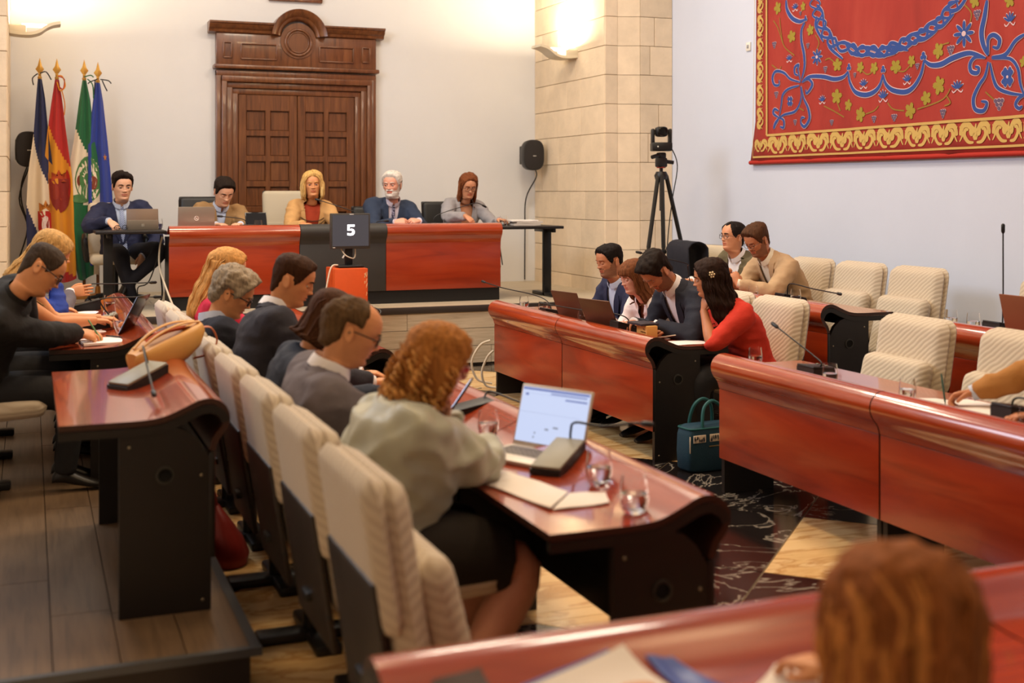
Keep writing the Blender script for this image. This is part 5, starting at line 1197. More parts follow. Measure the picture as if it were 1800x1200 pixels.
# ---- conference microphones
def mic(label, x, y, z, rz, neck, size=(.13, .20), hgt=(.018, .055), top=blackpl, body=blackpl, led=False):
    t = thing('desk_microphone', label, 'microphone', (x, y, z), rz); w_, d_ = size
    M().add([(-d_/2, -w_/2, 0), (d_/2, -w_/2, 0), (d_/2, w_/2, 0), (-d_/2, w_/2, 0), (-d_/2, -w_/2, hgt[0]), (d_/2, -w_/2, hgt[1]), (d_/2, w_/2, hgt[1]), (-d_/2, w_/2, hgt[0])], [(0,3,2,1), (4,5,6,7), (0,1,5,4), (1,2,6,5), (2,3,7,6), (3,0,4,7)]).obj('base', body, t, 0)
    sl = math.atan2(hgt[1]-hgt[0], d_); tp = M().rbox((0, 0, (hgt[0]+hgt[1])/2+.006), (d_*1.0, w_*.98, .012), .004, 2, R3(0, -sl, 0)).obj('top_plate', top, t)
    bt = M()
    for k in range(3): bt.rbox((-d_*.25, (k-1)*w_*.25, hgt[0]+.018), (.014, .014, .005), .002, 1, R3(0, -sl, 0))
    tag(bt.obj('buttons', greypl if top is blackpl else blackpl, tp), kind='stuff')
    if led: M().rbox((d_*.2, -w_*.47, hgt[0]+.030), (.09, .006, .006), .002, 1, R3(0, -sl, 0)).obj('green_light', mat('green_led', S(40,120,70), .4), tp)
    Rw = Matrix.Rotation(-rz, 3, 'Z'); L = lambda p: Rw @ (Vector(p)-Vector((x, y, z)))
    pts = crom([L(p) for p in neck], 6); e = pts[-1]; d = (e-pts[-3]).normalized()
    M().tube(pts, .0045, 6).obj('gooseneck', blackpl, t); M().tube([e, e+d*.012, e+d*.05, e+d*.058], [.006, .011, .011, .005], 8).obj('microphone_head', blackpl, t)
mic('grey wedge microphone in front of the open papers on the near aisle desk', 1.735, 3.94, TZ, math.radians(42), [(1.82, 4.02, .78), (1.82, 4.02, .83), (1.83, 4.0, .865), (1.90, 3.92, .86), (1.97, 3.84, .88), (1.99, 3.80, .885)], (.115, .23), (.02, .08), greypl, blackpl, True)
mic('dark microphone lying beyond the laptop of the woman in sage', 1.80, 5.05, TZ, 0, [(1.86, 5.05, .76), (1.90, 5.1, .80), (1.93, 5.05, .80), (1.96, 4.92, .79), (1.985, 4.80, .785)])
mic('microphone with bent neck on the desk beyond the balding man', 1.80, 7.9, TZ, 0, [(1.86, 7.9, .76), (2.0, 7.85, .79), (2.12, 7.8, .86), (2.17, 7.85, .90), (2.14, 7.95, .92)])
mic('black microphone at the far end of the desk with the dark laptops', 3.84, 8.80, TZ, PI, [(3.82, 8.80, .76), (3.80, 8.85, .83), (3.74, 9.0, .87), (3.62, 9.35, .90), (3.56, 9.6, .93)])
mic('black microphone with long horizontal neck beside the wooden block', 3.82, 7.50, TZ, PI, [(3.80, 7.48, .76), (3.79, 7.42, .82), (3.74, 7.50, .855), (3.66, 7.9, .85), (3.60, 8.45, .85)], (.13, .2), (.03, .085))
mic('small black microphone base with silver neck on the desk by the teal bag', 3.84, 5.36, TZ, PI, [(3.83, 5.34, .76), (3.83, 5.30, .80), (3.83, 5.36, .83), (3.80, 5.50, .90), (3.78, 5.62, .955)], (.15, .14), (.05, .06))
mic('dark microphone base at the right edge beside the loose papers', 3.85, 3.99, TZ, PI, [(3.84, 3.99, .78), (3.84, 3.97, .83), (3.84, 3.85, .84), (3.84, 3.6, .84)], (.12, .14), (.06, .08))
mic('black microphone with low neck before the empty chairs by the wall', 5.33, 7.76, OZ, PI, [(5.30, 7.76, .92), (5.28, 7.72, .99), (5.26, 7.62, 1.01), (5.20, 7.3, 1.0), (5.15, 6.95, .995)])
mic('black microphone with upright neck on the far outer desk by the wall', 5.31, 5.60, OZ, PI, [(5.30, 5.58, .92), (5.30, 5.575, 1.1), (5.295, 5.57, 1.3), (5.29, 5.565, 1.45)], (.14, .16), (.03, .06))
mic('black microphone of the outer right desk reaching over the man in dark blazer', 5.33, 9.22, OZ, PI, [(5.30, 9.22, .92), (5.27, 9.2, 1.04), (5.2, 9.1, 1.08), (5.0, 9.15, 1.13), (4.83, 9.2, 1.17)])
mic('wedge microphone beside the tan handbag on the near outer desk', .43, 5.42, OZ, math.radians(35), [(.48, 5.5, .94), (.455, 5.46, 1.03), (.452, 5.3, .99), (.45, 5.1, .95), (.448, 4.93, .92)], (.13, .22), (.015, .085), greypl, blackpl)
mic('microphone with level neck behind the tablet of the man in black', .40, 7.82, OZ, 0, [(.46, 7.82, .93), (.40, 7.8, 1.02), (.42, 7.8, 1.045), (.52, 7.85, 1.045), (.72, 7.92, 1.035)], (.13, .2), (.02, .08), greypl)
mic('microphone with level neck at the flags end of the outer left desk', .36, 8.98, OZ, 0, [(.40, 8.98, .93), (.37, 8.96, 1.02), (.39, 8.97, 1.05), (.55, 9.0, 1.045), (.80, 9.1, 1.04)], (.13, .2), (.02, .07))
mic('small microphone with low neck before the young man in brown blazer', 1.98, 12.02, DT, PI/2*3, [(1.98, 12.0, 1.33), (1.96, 11.99, 1.40), (1.90, 11.98, 1.43), (1.74, 11.98, 1.45)])
mic('microphone with long neck reaching to the blonde speaker', 3.16, 12.05, DT, -PI/2, [(3.16, 12.05, 1.34), (3.13, 12.05, 1.45), (3.02, 12.07, 1.50), (2.85, 12.1, 1.56), (2.73, 12.15, 1.60)])
mic('microphone with arched neck before the woman in grey blazer', 3.93, 12.05, DT, -PI/2, [(3.92, 12.05, 1.35), (3.90, 12.05, 1.41), (3.97, 12.05, 1.46), (4.2, 12.05, 1.53), (4.36, 12.05, 1.57), (4.43, 12.05, 1.55)], (.17, .14), (.02, .05))
mic('black microphone base before the white-haired man', 3.27, 12.05, DT, -PI/2, [(3.28, 12.05, 1.36), (3.30, 12.05, 1.385), (3.36, 12.05, 1.39)], (.12, .14))
# ---- laptops
def laptop(label, x, y, z, rz, w_, d_, ang, shell, face, logo=None, page=None, keys=True):
    """hinge on the +x side of the base, user on the -x side"""
    t = thing('laptop', label, 'laptop', (x, y, z), rz)
    bs = M().rbox((0, 0, .008), (d_, w_, .016), .004).obj('base', shell, t)
    if keys:
        k_ = M()
        for r_ in range(5):
            for c in range(12): k_.rbox((d_*.30-r_*d_*.10, (c-5.5)*w_*.072, .0165), (d_*.082, w_*.058, .003), .001, 1)
        tag(k_.obj('keys', mat('key_grey', S(120,112,104), .6), bs), kind='stuff')
    Rl = R3(0, math.radians(ang-90), 0); hx = Vector((d_/2, 0, .012))
    ld = M().rbox(hx+Rl @ Vector((.0, 0, d_/2)), (.009, w_, d_), .004, 2, Rl).obj('lid', shell, t)
    if face: M().rbox(hx+Rl @ Vector((-.0055, 0, d_/2+.004)), (.002, w_*.95, d_*.88), .0008, 1, Rl).obj('display', face, ld)
    if face: 
        for (u, v, a, b, mm) in (page or ()): M().box(hx+Rl @ Vector((-.0072, (u-.5)*w_*.93*1, d_*(.08+.86*v))), (.001, a*w_, b*d_), Rl).obj('screen_item', mm, ld, 0)
    if logo: logo(ld, hx, Rl, d_)
    return t
def logo_round(ld, hx, Rl, d_):
    n = 20; m_ = M(); m_.loft([[hx+Rl @ Vector((x_, r_*math.cos(2*PI*k/n), d_*.52+r_*math.sin(2*PI*k/n))) for k in range(n)] for r_, x_ in ((.022, .005), (.022, .0062), (.018, .0062), (.018, .005))], False); m_.obj('logo_ring', mat('chrome', S(215,210,205), .15, .9), ld)
    q_ = M()
    for dy in (-.006, .006):
        for zz, h_ in ((.004 if dy < 0 else -.004, .026),): q_.box(hx+Rl @ Vector((.0055, dy, d_*.52+zz)), (.002, .003, h_), Rl @ R3(.3, 0, 0))
        q_.box(hx+Rl @ Vector((.0055, dy-.003, d_*.52+(-.0 if dy < 0 else .006))), (.002, .007, .003), Rl)
    q_.obj('logo_letters', mat('chrome', S(215,210,205), .15, .9), ld, 0)
def logo_win(ld, hx, Rl, d_):
    q_ = M()
    for a in (-1, 1):
        for b in (-1, 1): q_.box(hx+Rl @ Vector((.0052, a*.0075, d_*.30+b*.0075)), (.002, .013, .013), Rl)
    q_.obj('logo_squares', mat('chrome2', S(226,216,196), .3, .6), ld, 0)
laptop('silver laptop with round logo in front of the young man in brown blazer', 1.49, 12.13, DT, PI/2*3, .345, .23, 100, silver, darkgl, logo_round, None, False)
page = [(.5, .985, .93, .035, scrb), (.30, .93, .5, .02, scrb), (.18, .85, .30, .025, scrb), (.5, .90, .9, .006, scrl), (.55, .55, .85, .008, scrl), (.42, .32, .07, .03, scrg), (.55, .27, .05, .03, scrg), (.72, .18, .02, .03, scrg), (.73, .10, .02, .03, scrg), (.93, .88, .04, .04, scrb)]
laptop('open laptop with a bright web page before the woman in sage', 1.70, 4.14, TZ, math.radians(28), .34, .235, 106, mat('pale_shell', S(206,194,178), .4, .3), scr, None, page)
laptop('dark brown laptop farther from the camera, before the man with goatee', 3.93, 8.42, TZ, PI+math.radians(12), .33, .23, 112, brownsh, darkgl)
laptop('dark brown laptop with papers before it, before the woman in white', 3.86, 7.72, TZ, PI+math.radians(14), .34, .24, 116, brownsh, darkgl)
laptop('brown laptop lid at the right edge on the outer desk by the wall', 5.33, 5.28, OZ, PI, .34, .24, 104, mat('copper_shell', S(142,86,58), .45, .3), darkgl)
# two-tone tablet with kickstand on the left side table
t = thing('tablet_computer', 'two-tone tablet with kickstand on the left side table', 'tablet', (.995, 11.99, DZ+.75))
Rk = R3(math.radians(-14), 0, 0); M().rbox((0, .03, .10), (.29, .009, .20), .004, 2, Rk).obj('slab', mat('tablet_brown', S(104,82,64), .45, .3), t)
Rk2 = R3(math.radians(17), 0, 0); ks = M().rbox((0, -.012, .047), (.285, .005, .096), .002, 2, Rk2).obj('kickstand', mat('kick_grey', S(156,142,122), .45, .3), t)
q_ = M()
for a in (-1, 1):
    for b in (-1, 1): q_.box(Vector((0, -.012, .047))+Rk2 @ Vector((a*.0065, -.004, b*.0065-.002)), (.012, .003, .012), Rk2)
q_.obj('logo_squares', mat('chrome2', S(226,216,196), .3, .6), ks, 0)
def tablet(label, c, size, R, glow=True, z=None):
    t = thing('tablet', label, 'tablet', c); w_, h_ = size
    b = M().rbox((0, 0, 0), (.009, w_, h_), .004, 2, R).obj('case', darkgl, t)
    M().rbox(R @ Vector((-.0055, 0, 0)), (.002, w_*.93, h_*.93), .0008, 1, R).obj('display', scr if glow else darkgl, t)
    if glow:
        for k in range(6): M().box(R @ Vector((-.0072, -.02*(k % 2), h_*.36-k*h_*.12)), (.001, w_*(.7-.1*(k % 3)), h_*.02), R).obj('screen_item', scrl if k else scrb, t, 0)
    return t
tablet('upright lit tablet beside the writing hand of the man in black', (.56, 7.30, OZ+.125), (.17, .25), R3(0, math.radians(28), math.radians(-28)))
tablet('lit tablet held up past the face of the woman in sage', (1.66, 4.82, TZ+.10), (.16, .22), R3(0, math.radians(34), math.radians(-25)))
tablet('black tablet on a stand between laptop and speaker on the dais', (2.08, 12.12, DT+.095), (.21, .18), R3(0, math.radians(24), math.radians(90)), False)
t = tablet('smartphone lying on the desk beyond the balding man', (1.84, 6.96, TZ+.006), (.075, .155), R3(0, math.radians(90), math.radians(12)), False)
# ---- papers, folders, books
def sheet(label, pts, z, th=.004, m_=paper, cat='paper', name='paper_sheet', curl=0, drape=None):
    t = thing(name, label, cat, (sum(p[0] for p in pts)/len(pts), sum(p[1] for p in pts)/len(pts), z)); x, y = t.location[0], t.location[1]
    q4 = [Vector((p[0]-x, p[1]-y, 0)) for p in pts]; n = 8; g = M(); up = []
    for i in range(n+1):
        for j in range(n+1):
            u, v = i/n, j/n; p = q4[0]*(1-u)*(1-v)+q4[1]*u*(1-v)+q4[2]*u*v+q4[3]*(1-u)*v
            p.z = curl*(u*u*.6+v*v*.4)+.0015*math.sin(u*7+v*5)+(drape(p.y+y)-z if drape else 0); up.append(p)
    K = n+1; vs = [p+Vector((0, 0, th)) for p in up]+up; fs = []
    for i in range(n):
        for j in range(n): a = i*K+j; fs += [(a, a+K, a+K+1, a+1), (K*K+a, K*K+a+1, K*K+a+K+1, K*K+a+K)]
    bd = [i*K for i in range(K)]+[n*K+j for j in range(1, K)]+[i*K+n for i in range(n-1, -1, -1)]+[j for j in range(n-1, 0, -1)]
    for a, b in zip(bd, bd[1:]+bd[:1]): fs.append((a, b, K*K+b, K*K+a))
    g.add(vs, fs).obj('leaf', m_, t, 40); return t
z1 = TZ+.001
FD = lambda q: float(np.interp(2.40-q, [p[0] for p in PROF][::-1], [p[1] for p in PROF][::-1]))
t = sheet('open white document of two leaves on the near aisle desk', [(1.42, 3.80), (1.49, 3.44), (1.62, 3.60), (1.57, 3.86)], z1, .005, curl=.006)
sheet('right leaf of the open document nearest the water glass', [(1.495, 3.435), (1.69, 3.44), (1.735, 3.56), (1.625, 3.60)], z1, .004, curl=.004)
sheet('loose white page under the laptop keyboard of the woman in sage', [(1.42, 3.98), (1.46, 3.83), (1.58, 3.88), (1.54, 4.0)], z1, .002)
sheet('white notebook under the hand of the writing man in black', [(.27, 6.90), (.52, 6.96), (.46, 7.22), (.25, 7.14)], OZ+.001, .012, curl=.0)
sheet('white page behind the left arm of the man in black', [(.16, 7.42), (.42, 7.56), (.40, 7.68), (.15, 7.52)], OZ+.001, .003)
sheet('white page before the gesturing hand by the flags', [(.28, 8.68), (.50, 8.72), (.48, 8.9), (.27, 8.86)], OZ+.001, .003)
sheet('blue folder before the person in cobalt sleeve', [(.28, 8.30), (.52, 8.34), (.50, 8.55), (.27, 8.52)], OZ+.001, .006, mat('blue_folder', S(60,76,150), .5), 'folder', 'folder')
sheet('white page read by the cropped-haired man in navy suit', [(1.60, 5.95), (1.82, 5.9), (1.84, 5.66), (1.62, 5.70)], z1, .002)
sheet('sheet of paper held by the man in dark blazer', [(3.76, 7.46), (3.74, 7.66), (3.94, 7.68), (3.96, 7.48)], z1+.02, .002, curl=.05)
sheet('second white page under the hands of the man in dark blazer', [(3.74, 7.36), (3.74, 7.60), (3.90, 7.62), (3.92, 7.4)], z1, .003)
sheet('white page in front of the woman in red', [(3.78, 6.80), (3.78, 7.0), (4.08, 7.02), (4.08, 6.82)], z1, .002)
sheet('white page at the far end of the desk before the man with goatee', [(3.76, 9.02), (3.76, 9.22), (4.0, 9.24), (4.0, 9.04)], z1, .002)
sheet('loose page left of the writing hand at the right edge', [(3.78, 4.70), (3.76, 4.45), (4.02, 4.40), (3.98, 4.62)], z1, .003)
sheet('wide white page under the writing hand at the right edge', [(3.80, 4.52), (3.78, 4.24), (4.08, 4.24), (4.08, 4.52)], z1+.003, .003, curl=.008)
sheet('stack of papers with a blue cover right of the writing hand', [(3.82, 4.22), (3.82, 4.02), (4.08, 4.02), (4.08, 4.20)], z1, .016, curl=.02)
sheet('open folder before the blonde speaker on the dais', [(2.18, 11.95), (2.44, 11.95), (2.44, 12.16), (2.18, 12.16)], DT+.001, .012, mat('dark_folder', S(60,48,44), .5), 'folder', 'folder')
sheet('white pages on the open folder before the blonde speaker', [(2.20, 11.97), (2.42, 11.97), (2.42, 12.14), (2.20, 12.14)], DT+.014, .004)
sheet('small dark red book under the hand of the blonde speaker', [(2.50, 11.98), (2.66, 11.98), (2.66, 12.1), (2.50, 12.1)], DT+.001, .018, mat('wine_cover', S(110,24,30), .5), 'book', 'book')
for k, (lb, dx, th) in enumerate((('lowest bundle of papers stacked on the right side table', 0, .022), ('middle bundle of papers stacked on the right side table', .03, .016), ('topmost bundle of papers on the right side table', -.02, .012))):
    sheet(lb, [(4.74+dx, 11.90), (5.04+dx, 11.90+.01*k), (5.04+dx, 12.14), (4.74+dx, 12.12)], DZ+.751+(0, .0245, .043)[k], th, mat('paper_grey', S(206,194,182), .7) if k < 2 else paper, 'papers', 'paper_stack', curl=.004)
sheet('large white page in the foreground, bent up at one corner', [(.88, 2.0), (.89, 2.17), (1.13, 2.235), (1.18, 2.02)], z1+.010, .003, curl=.006, drape=lambda q: FD(q)+.010)
sheet('white page in the foreground nearest the long-haired woman', [(1.28, 2.02), (1.43, 2.135), (1.50, 2.03), (1.36, 1.92)], z1, .003, drape=lambda q: FD(q)+.003)
sheet('blue plastic folder in the foreground beside the large white page', [(1.17, 2.215), (1.225, 2.20), (1.31, 2.02), (1.20, 2.02)], z1, .004, mat('blue_plastic', S(56,84,170), .35), 'folder', 'folder', drape=lambda q: FD(q)+.002)
sheet('flat blue folder under the large white page in the foreground', [(.865, 1.98), (.87, 2.185), (1.10, 2.245), (1.12, 2.0)], z1, .004, mat('blue_plastic', S(56,84,170), .35), 'folder', 'folder', drape=lambda q: FD(q)+.002)
sheet('dark flat case at the lower left of the foreground desk', [(.69, 2.10), (.715, 2.225), (.82, 2.24), (.83, 2.10)], z1, .010, mat('dark_case', S(60,34,28), .6), 'case', 'flat_case', drape=lambda q: FD(q)+.003)
# wooden block with three lines of text and a dark notebook on it
t = thing('wooden_block', 'small pale wooden sign block with three dark lines of lettering', 'sign', (3.80, 7.17, TZ), math.radians(-4))
bl = M().rbox((0, 0, .048), (.08, .165, .096), .004).obj('block', mat('pale_wood_block', S(214,160,86), .5, var=.08, vscale=6, stretch=(1,1,6)), t)
def text(parent, s, loc, size, mtl, rot):
    c = bpy.data.curves.new('lettering', 'FONT'); c.body = s; c.size = size; c.align_x = 'CENTER'; c.extrude = .0004; c.materials.append(mtl); o = bpy.data.objects.new('lettering', c); C.objects.link(o); me = bpy.data.meshes.new_from_object(o); bpy.data.objects.remove(o); o = bpy.data.objects.new('lettering', me); C.objects.link(o); o.parent = parent; o.location = loc; o.rotation_euler = rot
ink = mat('burnt_ink', S(84,50,20), .7)
for s, zz, dy in (('Pu a', .066, -.045), ('compromiso', .048, -.030), ('social', .030, -.040)): text(bl, s, (-.0408, dy, zz), .017, ink, (PI/2, 0, -PI/2))
sheet('dark notebook lying on the pale wooden block', [(3.72, 7.10), (3.72, 7.30), (3.86, 7.32), (3.86, 7.12)], TZ+.097, .012, mat('notebook_cover', S(44,38,48), .5), 'notebook', 'notebook')
# pens
def pen(label, a, b, m_=blackpl):
    t = thing('pen', label, 'pen', a); d = Vector(b)-Vector(a); M().tube([(0,0,0), d*.12, d*.14, d*.95, d], [.001, .0035, .0045, .0045, .003], 8).obj('barrel', m_, t)
pen('dark green pen in the writing hand at the right edge', (3.885, 4.44, TZ+.004), (3.93, 4.52, TZ+.135), mat('pen_green', S(30,70,60), .3))
pen('green pen in the hand of the man in black', (.365, 7.02, OZ+.016), (.30, 7.08, OZ+.125), mat('pen_green2', S(90,140,90), .3))
pen('silver pen in the hand of the woman in red', (3.83, 7.12, TZ+.012), (3.95, 7.05, TZ+.035), mat('pen_silver', S(190,180,170), .3, .7))
pen('black pen lying by the upright tablet', (.48, 7.10, OZ+.018), (.40, 7.22, OZ+.018))
# eyeglasses, boxes, bags
t = thing('eyeglasses', 'folded eyeglasses on the left side table by the navy sleeve', 'glasses', (.80, 11.98, DZ+.75))
for sg in (-1, 1): M().tube([(sg*.034+.026*math.cos(a), .004*math.cos(a), .024+.02*math.sin(a)) for a in np.linspace(0, 2*PI, 17)], .003, 6, False).obj('rim', blackpl, t)
M().tube([(-.06, 0, .028), (-.065, .06, .02), (.02, .10, .012)], .0025, 6).obj('temple', blackpl, t); M().tube([(.06, 0, .028), (.065, .06, .02), (-.02, .10, .012)], .0025, 6).obj('temple', blackpl, t)
t = thing('white_box', 'small white box under the tan handbag', 'box', (.585, 5.62, OZ), math.radians(30)); M().rbox((0, 0, .022), (.10, .13, .044), .014, 3).obj('case', white_pl, t); M().rbox((0, 0, .045), (.085, .11, .006), .002).obj('lid', white_pl, t)
# tan handbag lying on the near outer desk
tanl = mat('tan_leather', S(214,158,84), .45, var=.06, vscale=4, bump=.08, bscale=120); tanin = mat('bag_lining', S(176,80,40), .6); strapm = mat('strap_leather', S(176,92,44), .5)
t = thing('handbag', 'tan leather handbag lying on the near outer desk', 'handbag', (.60, 5.86, OZ+.115), math.radians(24)); t.rotation_euler = (0, math.radians(-17), math.radians(24)); t.scale = (.88, .9, .86); t.location.z -= .02
def bagring(x, hw, hh, zc, notch=0):
    out = []
    for k in range(28):
        a = 2*PI*k/28; c, s = math.cos(a), math.sin(a); z = zc+hh*math.copysign(abs(s)**.8, s)
        if s > .75: z -= notch*(s-.75)*4
        out.append((x, hw*math.copysign(abs(c)**.7, c), z))
    return out
M().loft([bagring(-.215, .03, .03, -.01), bagring(-.205, .075, .060, 0), bagring(-.15, .105, .085, .0, .02), bagring(-.05, .115, .098, .004, .045), bagring(.06, .11, .092, .012, .045), bagring(.15, .09, .07, .026, .02), bagring(.205, .055, .036, .046), bagring(.215, .03, .015, .052)], True).obj('body', tanl, t, 60)
M().loft([[(x, y_, .078+.02*math.sin(PI*(x+.12)/.24)+.008-(.02*(1-abs(y_)/.03) if abs(y_) < .03 else 0)) for y_ in np.linspace(-.03, .03, 7)] for x in np.linspace(-.10, .16, 9)], False, close=False).obj('lining', tanin, t, 60)
for sg in (-1, 1): M().tube(crom([(-.17, sg*.03, .07), (-.05, sg*.045, .112), (.08, sg*.045, .118), (.20, sg*.025, .085)], 5), .012, 8, True, 0, .5).obj('rim', tanl, t)
M().tube(crom([(.19, -.02, .05), (.25, -.04, .03), (.26, -.05, -.05), (.20, -.05, -.10), (.10, -.06, -.085)], 6), .016, 8, True, 0, .3).obj('strap', strapm, t)
t = thing('travel_bag', 'teal bag with black and white patterned trim standing by the desk end', 'bag', (3.86, 6.50, 0), math.radians(6))
teal = mat('teal_canvas', S(20,56,72), .75, var=.08, bump=.25, bscale=150); tealh = mat('teal_trim', S(24,84,84), .6)
M().loft([[(x*s_, y*s_, z) for x, y in [(math.copysign(abs(math.cos(2*PI*k/32))**.35, math.cos(2*PI*k/32))*.185, math.copysign(abs(math.sin(2*PI*k/32))**.35, math.sin(2*PI*k/32))*.085) for k in range(32)]] for z, s_ in ((.004, .9), (.02, .99), (.12, 1.02), (.22, 1.0), (.255, .95), (.275, .80), (.28, .5))], True).obj('body', teal, t, 60)
M().tube([(math.copysign(abs(math.cos(a))**.35, math.cos(a))*.178, math.copysign(abs(math.sin(a))**.35, math.sin(a))*.079, .262) for a in np.linspace(0, 2*PI, 41)], .006, 6, False).obj('piping', tealh, t)
for x0, x1 in ((-.165, -.075), (-.045, .10)):
    pt_ = M().rbox(((x0+x1)/2, -.0865, .205), (x1-x0, .006, .045), .002).obj('patterned_band', mat('band_white', S(226,206,180), .7), t)
    pm = M(); r0 = random.Random(int(x0*1000))
    for k in range(int((x1-x0)/.016)): pm.prism([(x0+.010+.016*k+.007*math.cos(a)*r0.uniform(.7, 1.2), .205+r0.choice((-.010, .008))+.010*math.sin(a)) for a in np.linspace(0, 2*PI, 8)[:-1]], 'y', -.0915, -.0893)
    tag(pm.obj('pattern', mat('band_navy', S(24,34,54), .7), pt_, 0), kind='stuff')
pt_ = M().rbox((-.176, -.066, .17), (.006, .02, .10), .002, 1, R3(0, 0, -.6)).obj('patterned_band', mat('band_white', S(226,206,180), .7), t)
M().rbox((.03, -.087, .155), (.16, .005, .008), .002).obj('zip', mat('zip_brass', S(150,130,90), .4, .6), t)
for sg in (-1, 1): M().tube(crom([(-.085, sg*.075, .20), (-.085, sg*.065, .30), (-.06, sg*.05, .385), (0, sg*.045, .42), (.06, sg*.05, .385), (.085, sg*.065, .30), (.085, sg*.075, .20)], 5), .0105, 8).obj('handle', tealh, t)
t = thing('red_bag', 'dark red soft bag standing on the floor behind the left chairs', 'bag', (.84, 5.66, 0))
M().loft([[(a*math.cos(2*PI*k/20)+xo, b*math.sin(2*PI*k/20), z) for k in range(20)] for z, a, b, xo in ((.004, .09, .12, 0), (.05, .10, .13, 0), (.12, .08, .11, -.01), (.20, .045, .07, -.03), (.27, .015, .03, -.05))], True).obj('body', mat('wine_leather', S(140,30,18), .5, bump=.2, bscale=30), t, 60)
M().tube(crom([(-.05, -.02, .26), (-.06, 0, .33), (-.05, .04, .27)], 5), .008, 6).obj('handle', mat('wine_leather', S(140,30,18), .5), t)
# coiled cables by the desk end
cb = []
for k, (pts) in enumerate(([(3.66, 9.75, .42), (3.58, 9.78, .38), (3.51, 9.8, .24), (3.56, 9.8, .09), (3.68, 9.76, .05)], [(3.67, 9.7, .34), (3.62, 9.72, .28), (3.58, 9.74, .15), (3.62, 9.74, .04), (3.72, 9.7, .02)])):
    tag(M().tube(crom(pts, 8), .010, 8).obj('power_cable', whitecab), ('outer loop of white cable hanging by the far desk end', 'inner loop of white cable hanging by the far desk end')[k], 'cable')
for k, pts in enumerate(([(3.55, 9.9, .012), (3.35, 10.1, .012), (3.2, 9.95, .012), (3.4, 9.75, .012), (3.6, 9.8, .012)], [(3.5, 10.4, .012), (3.2, 10.5, .012), (3.0, 10.2, .012), (3.25, 10.0, .012)])):
    tag(M().tube(crom(pts, 8), .006, 6).obj('floor_cable', whitecab), ('thin cable loop on the black floor near the far desk end', 'thin cable on the black floor at the foot of the dais')[k], 'cable')
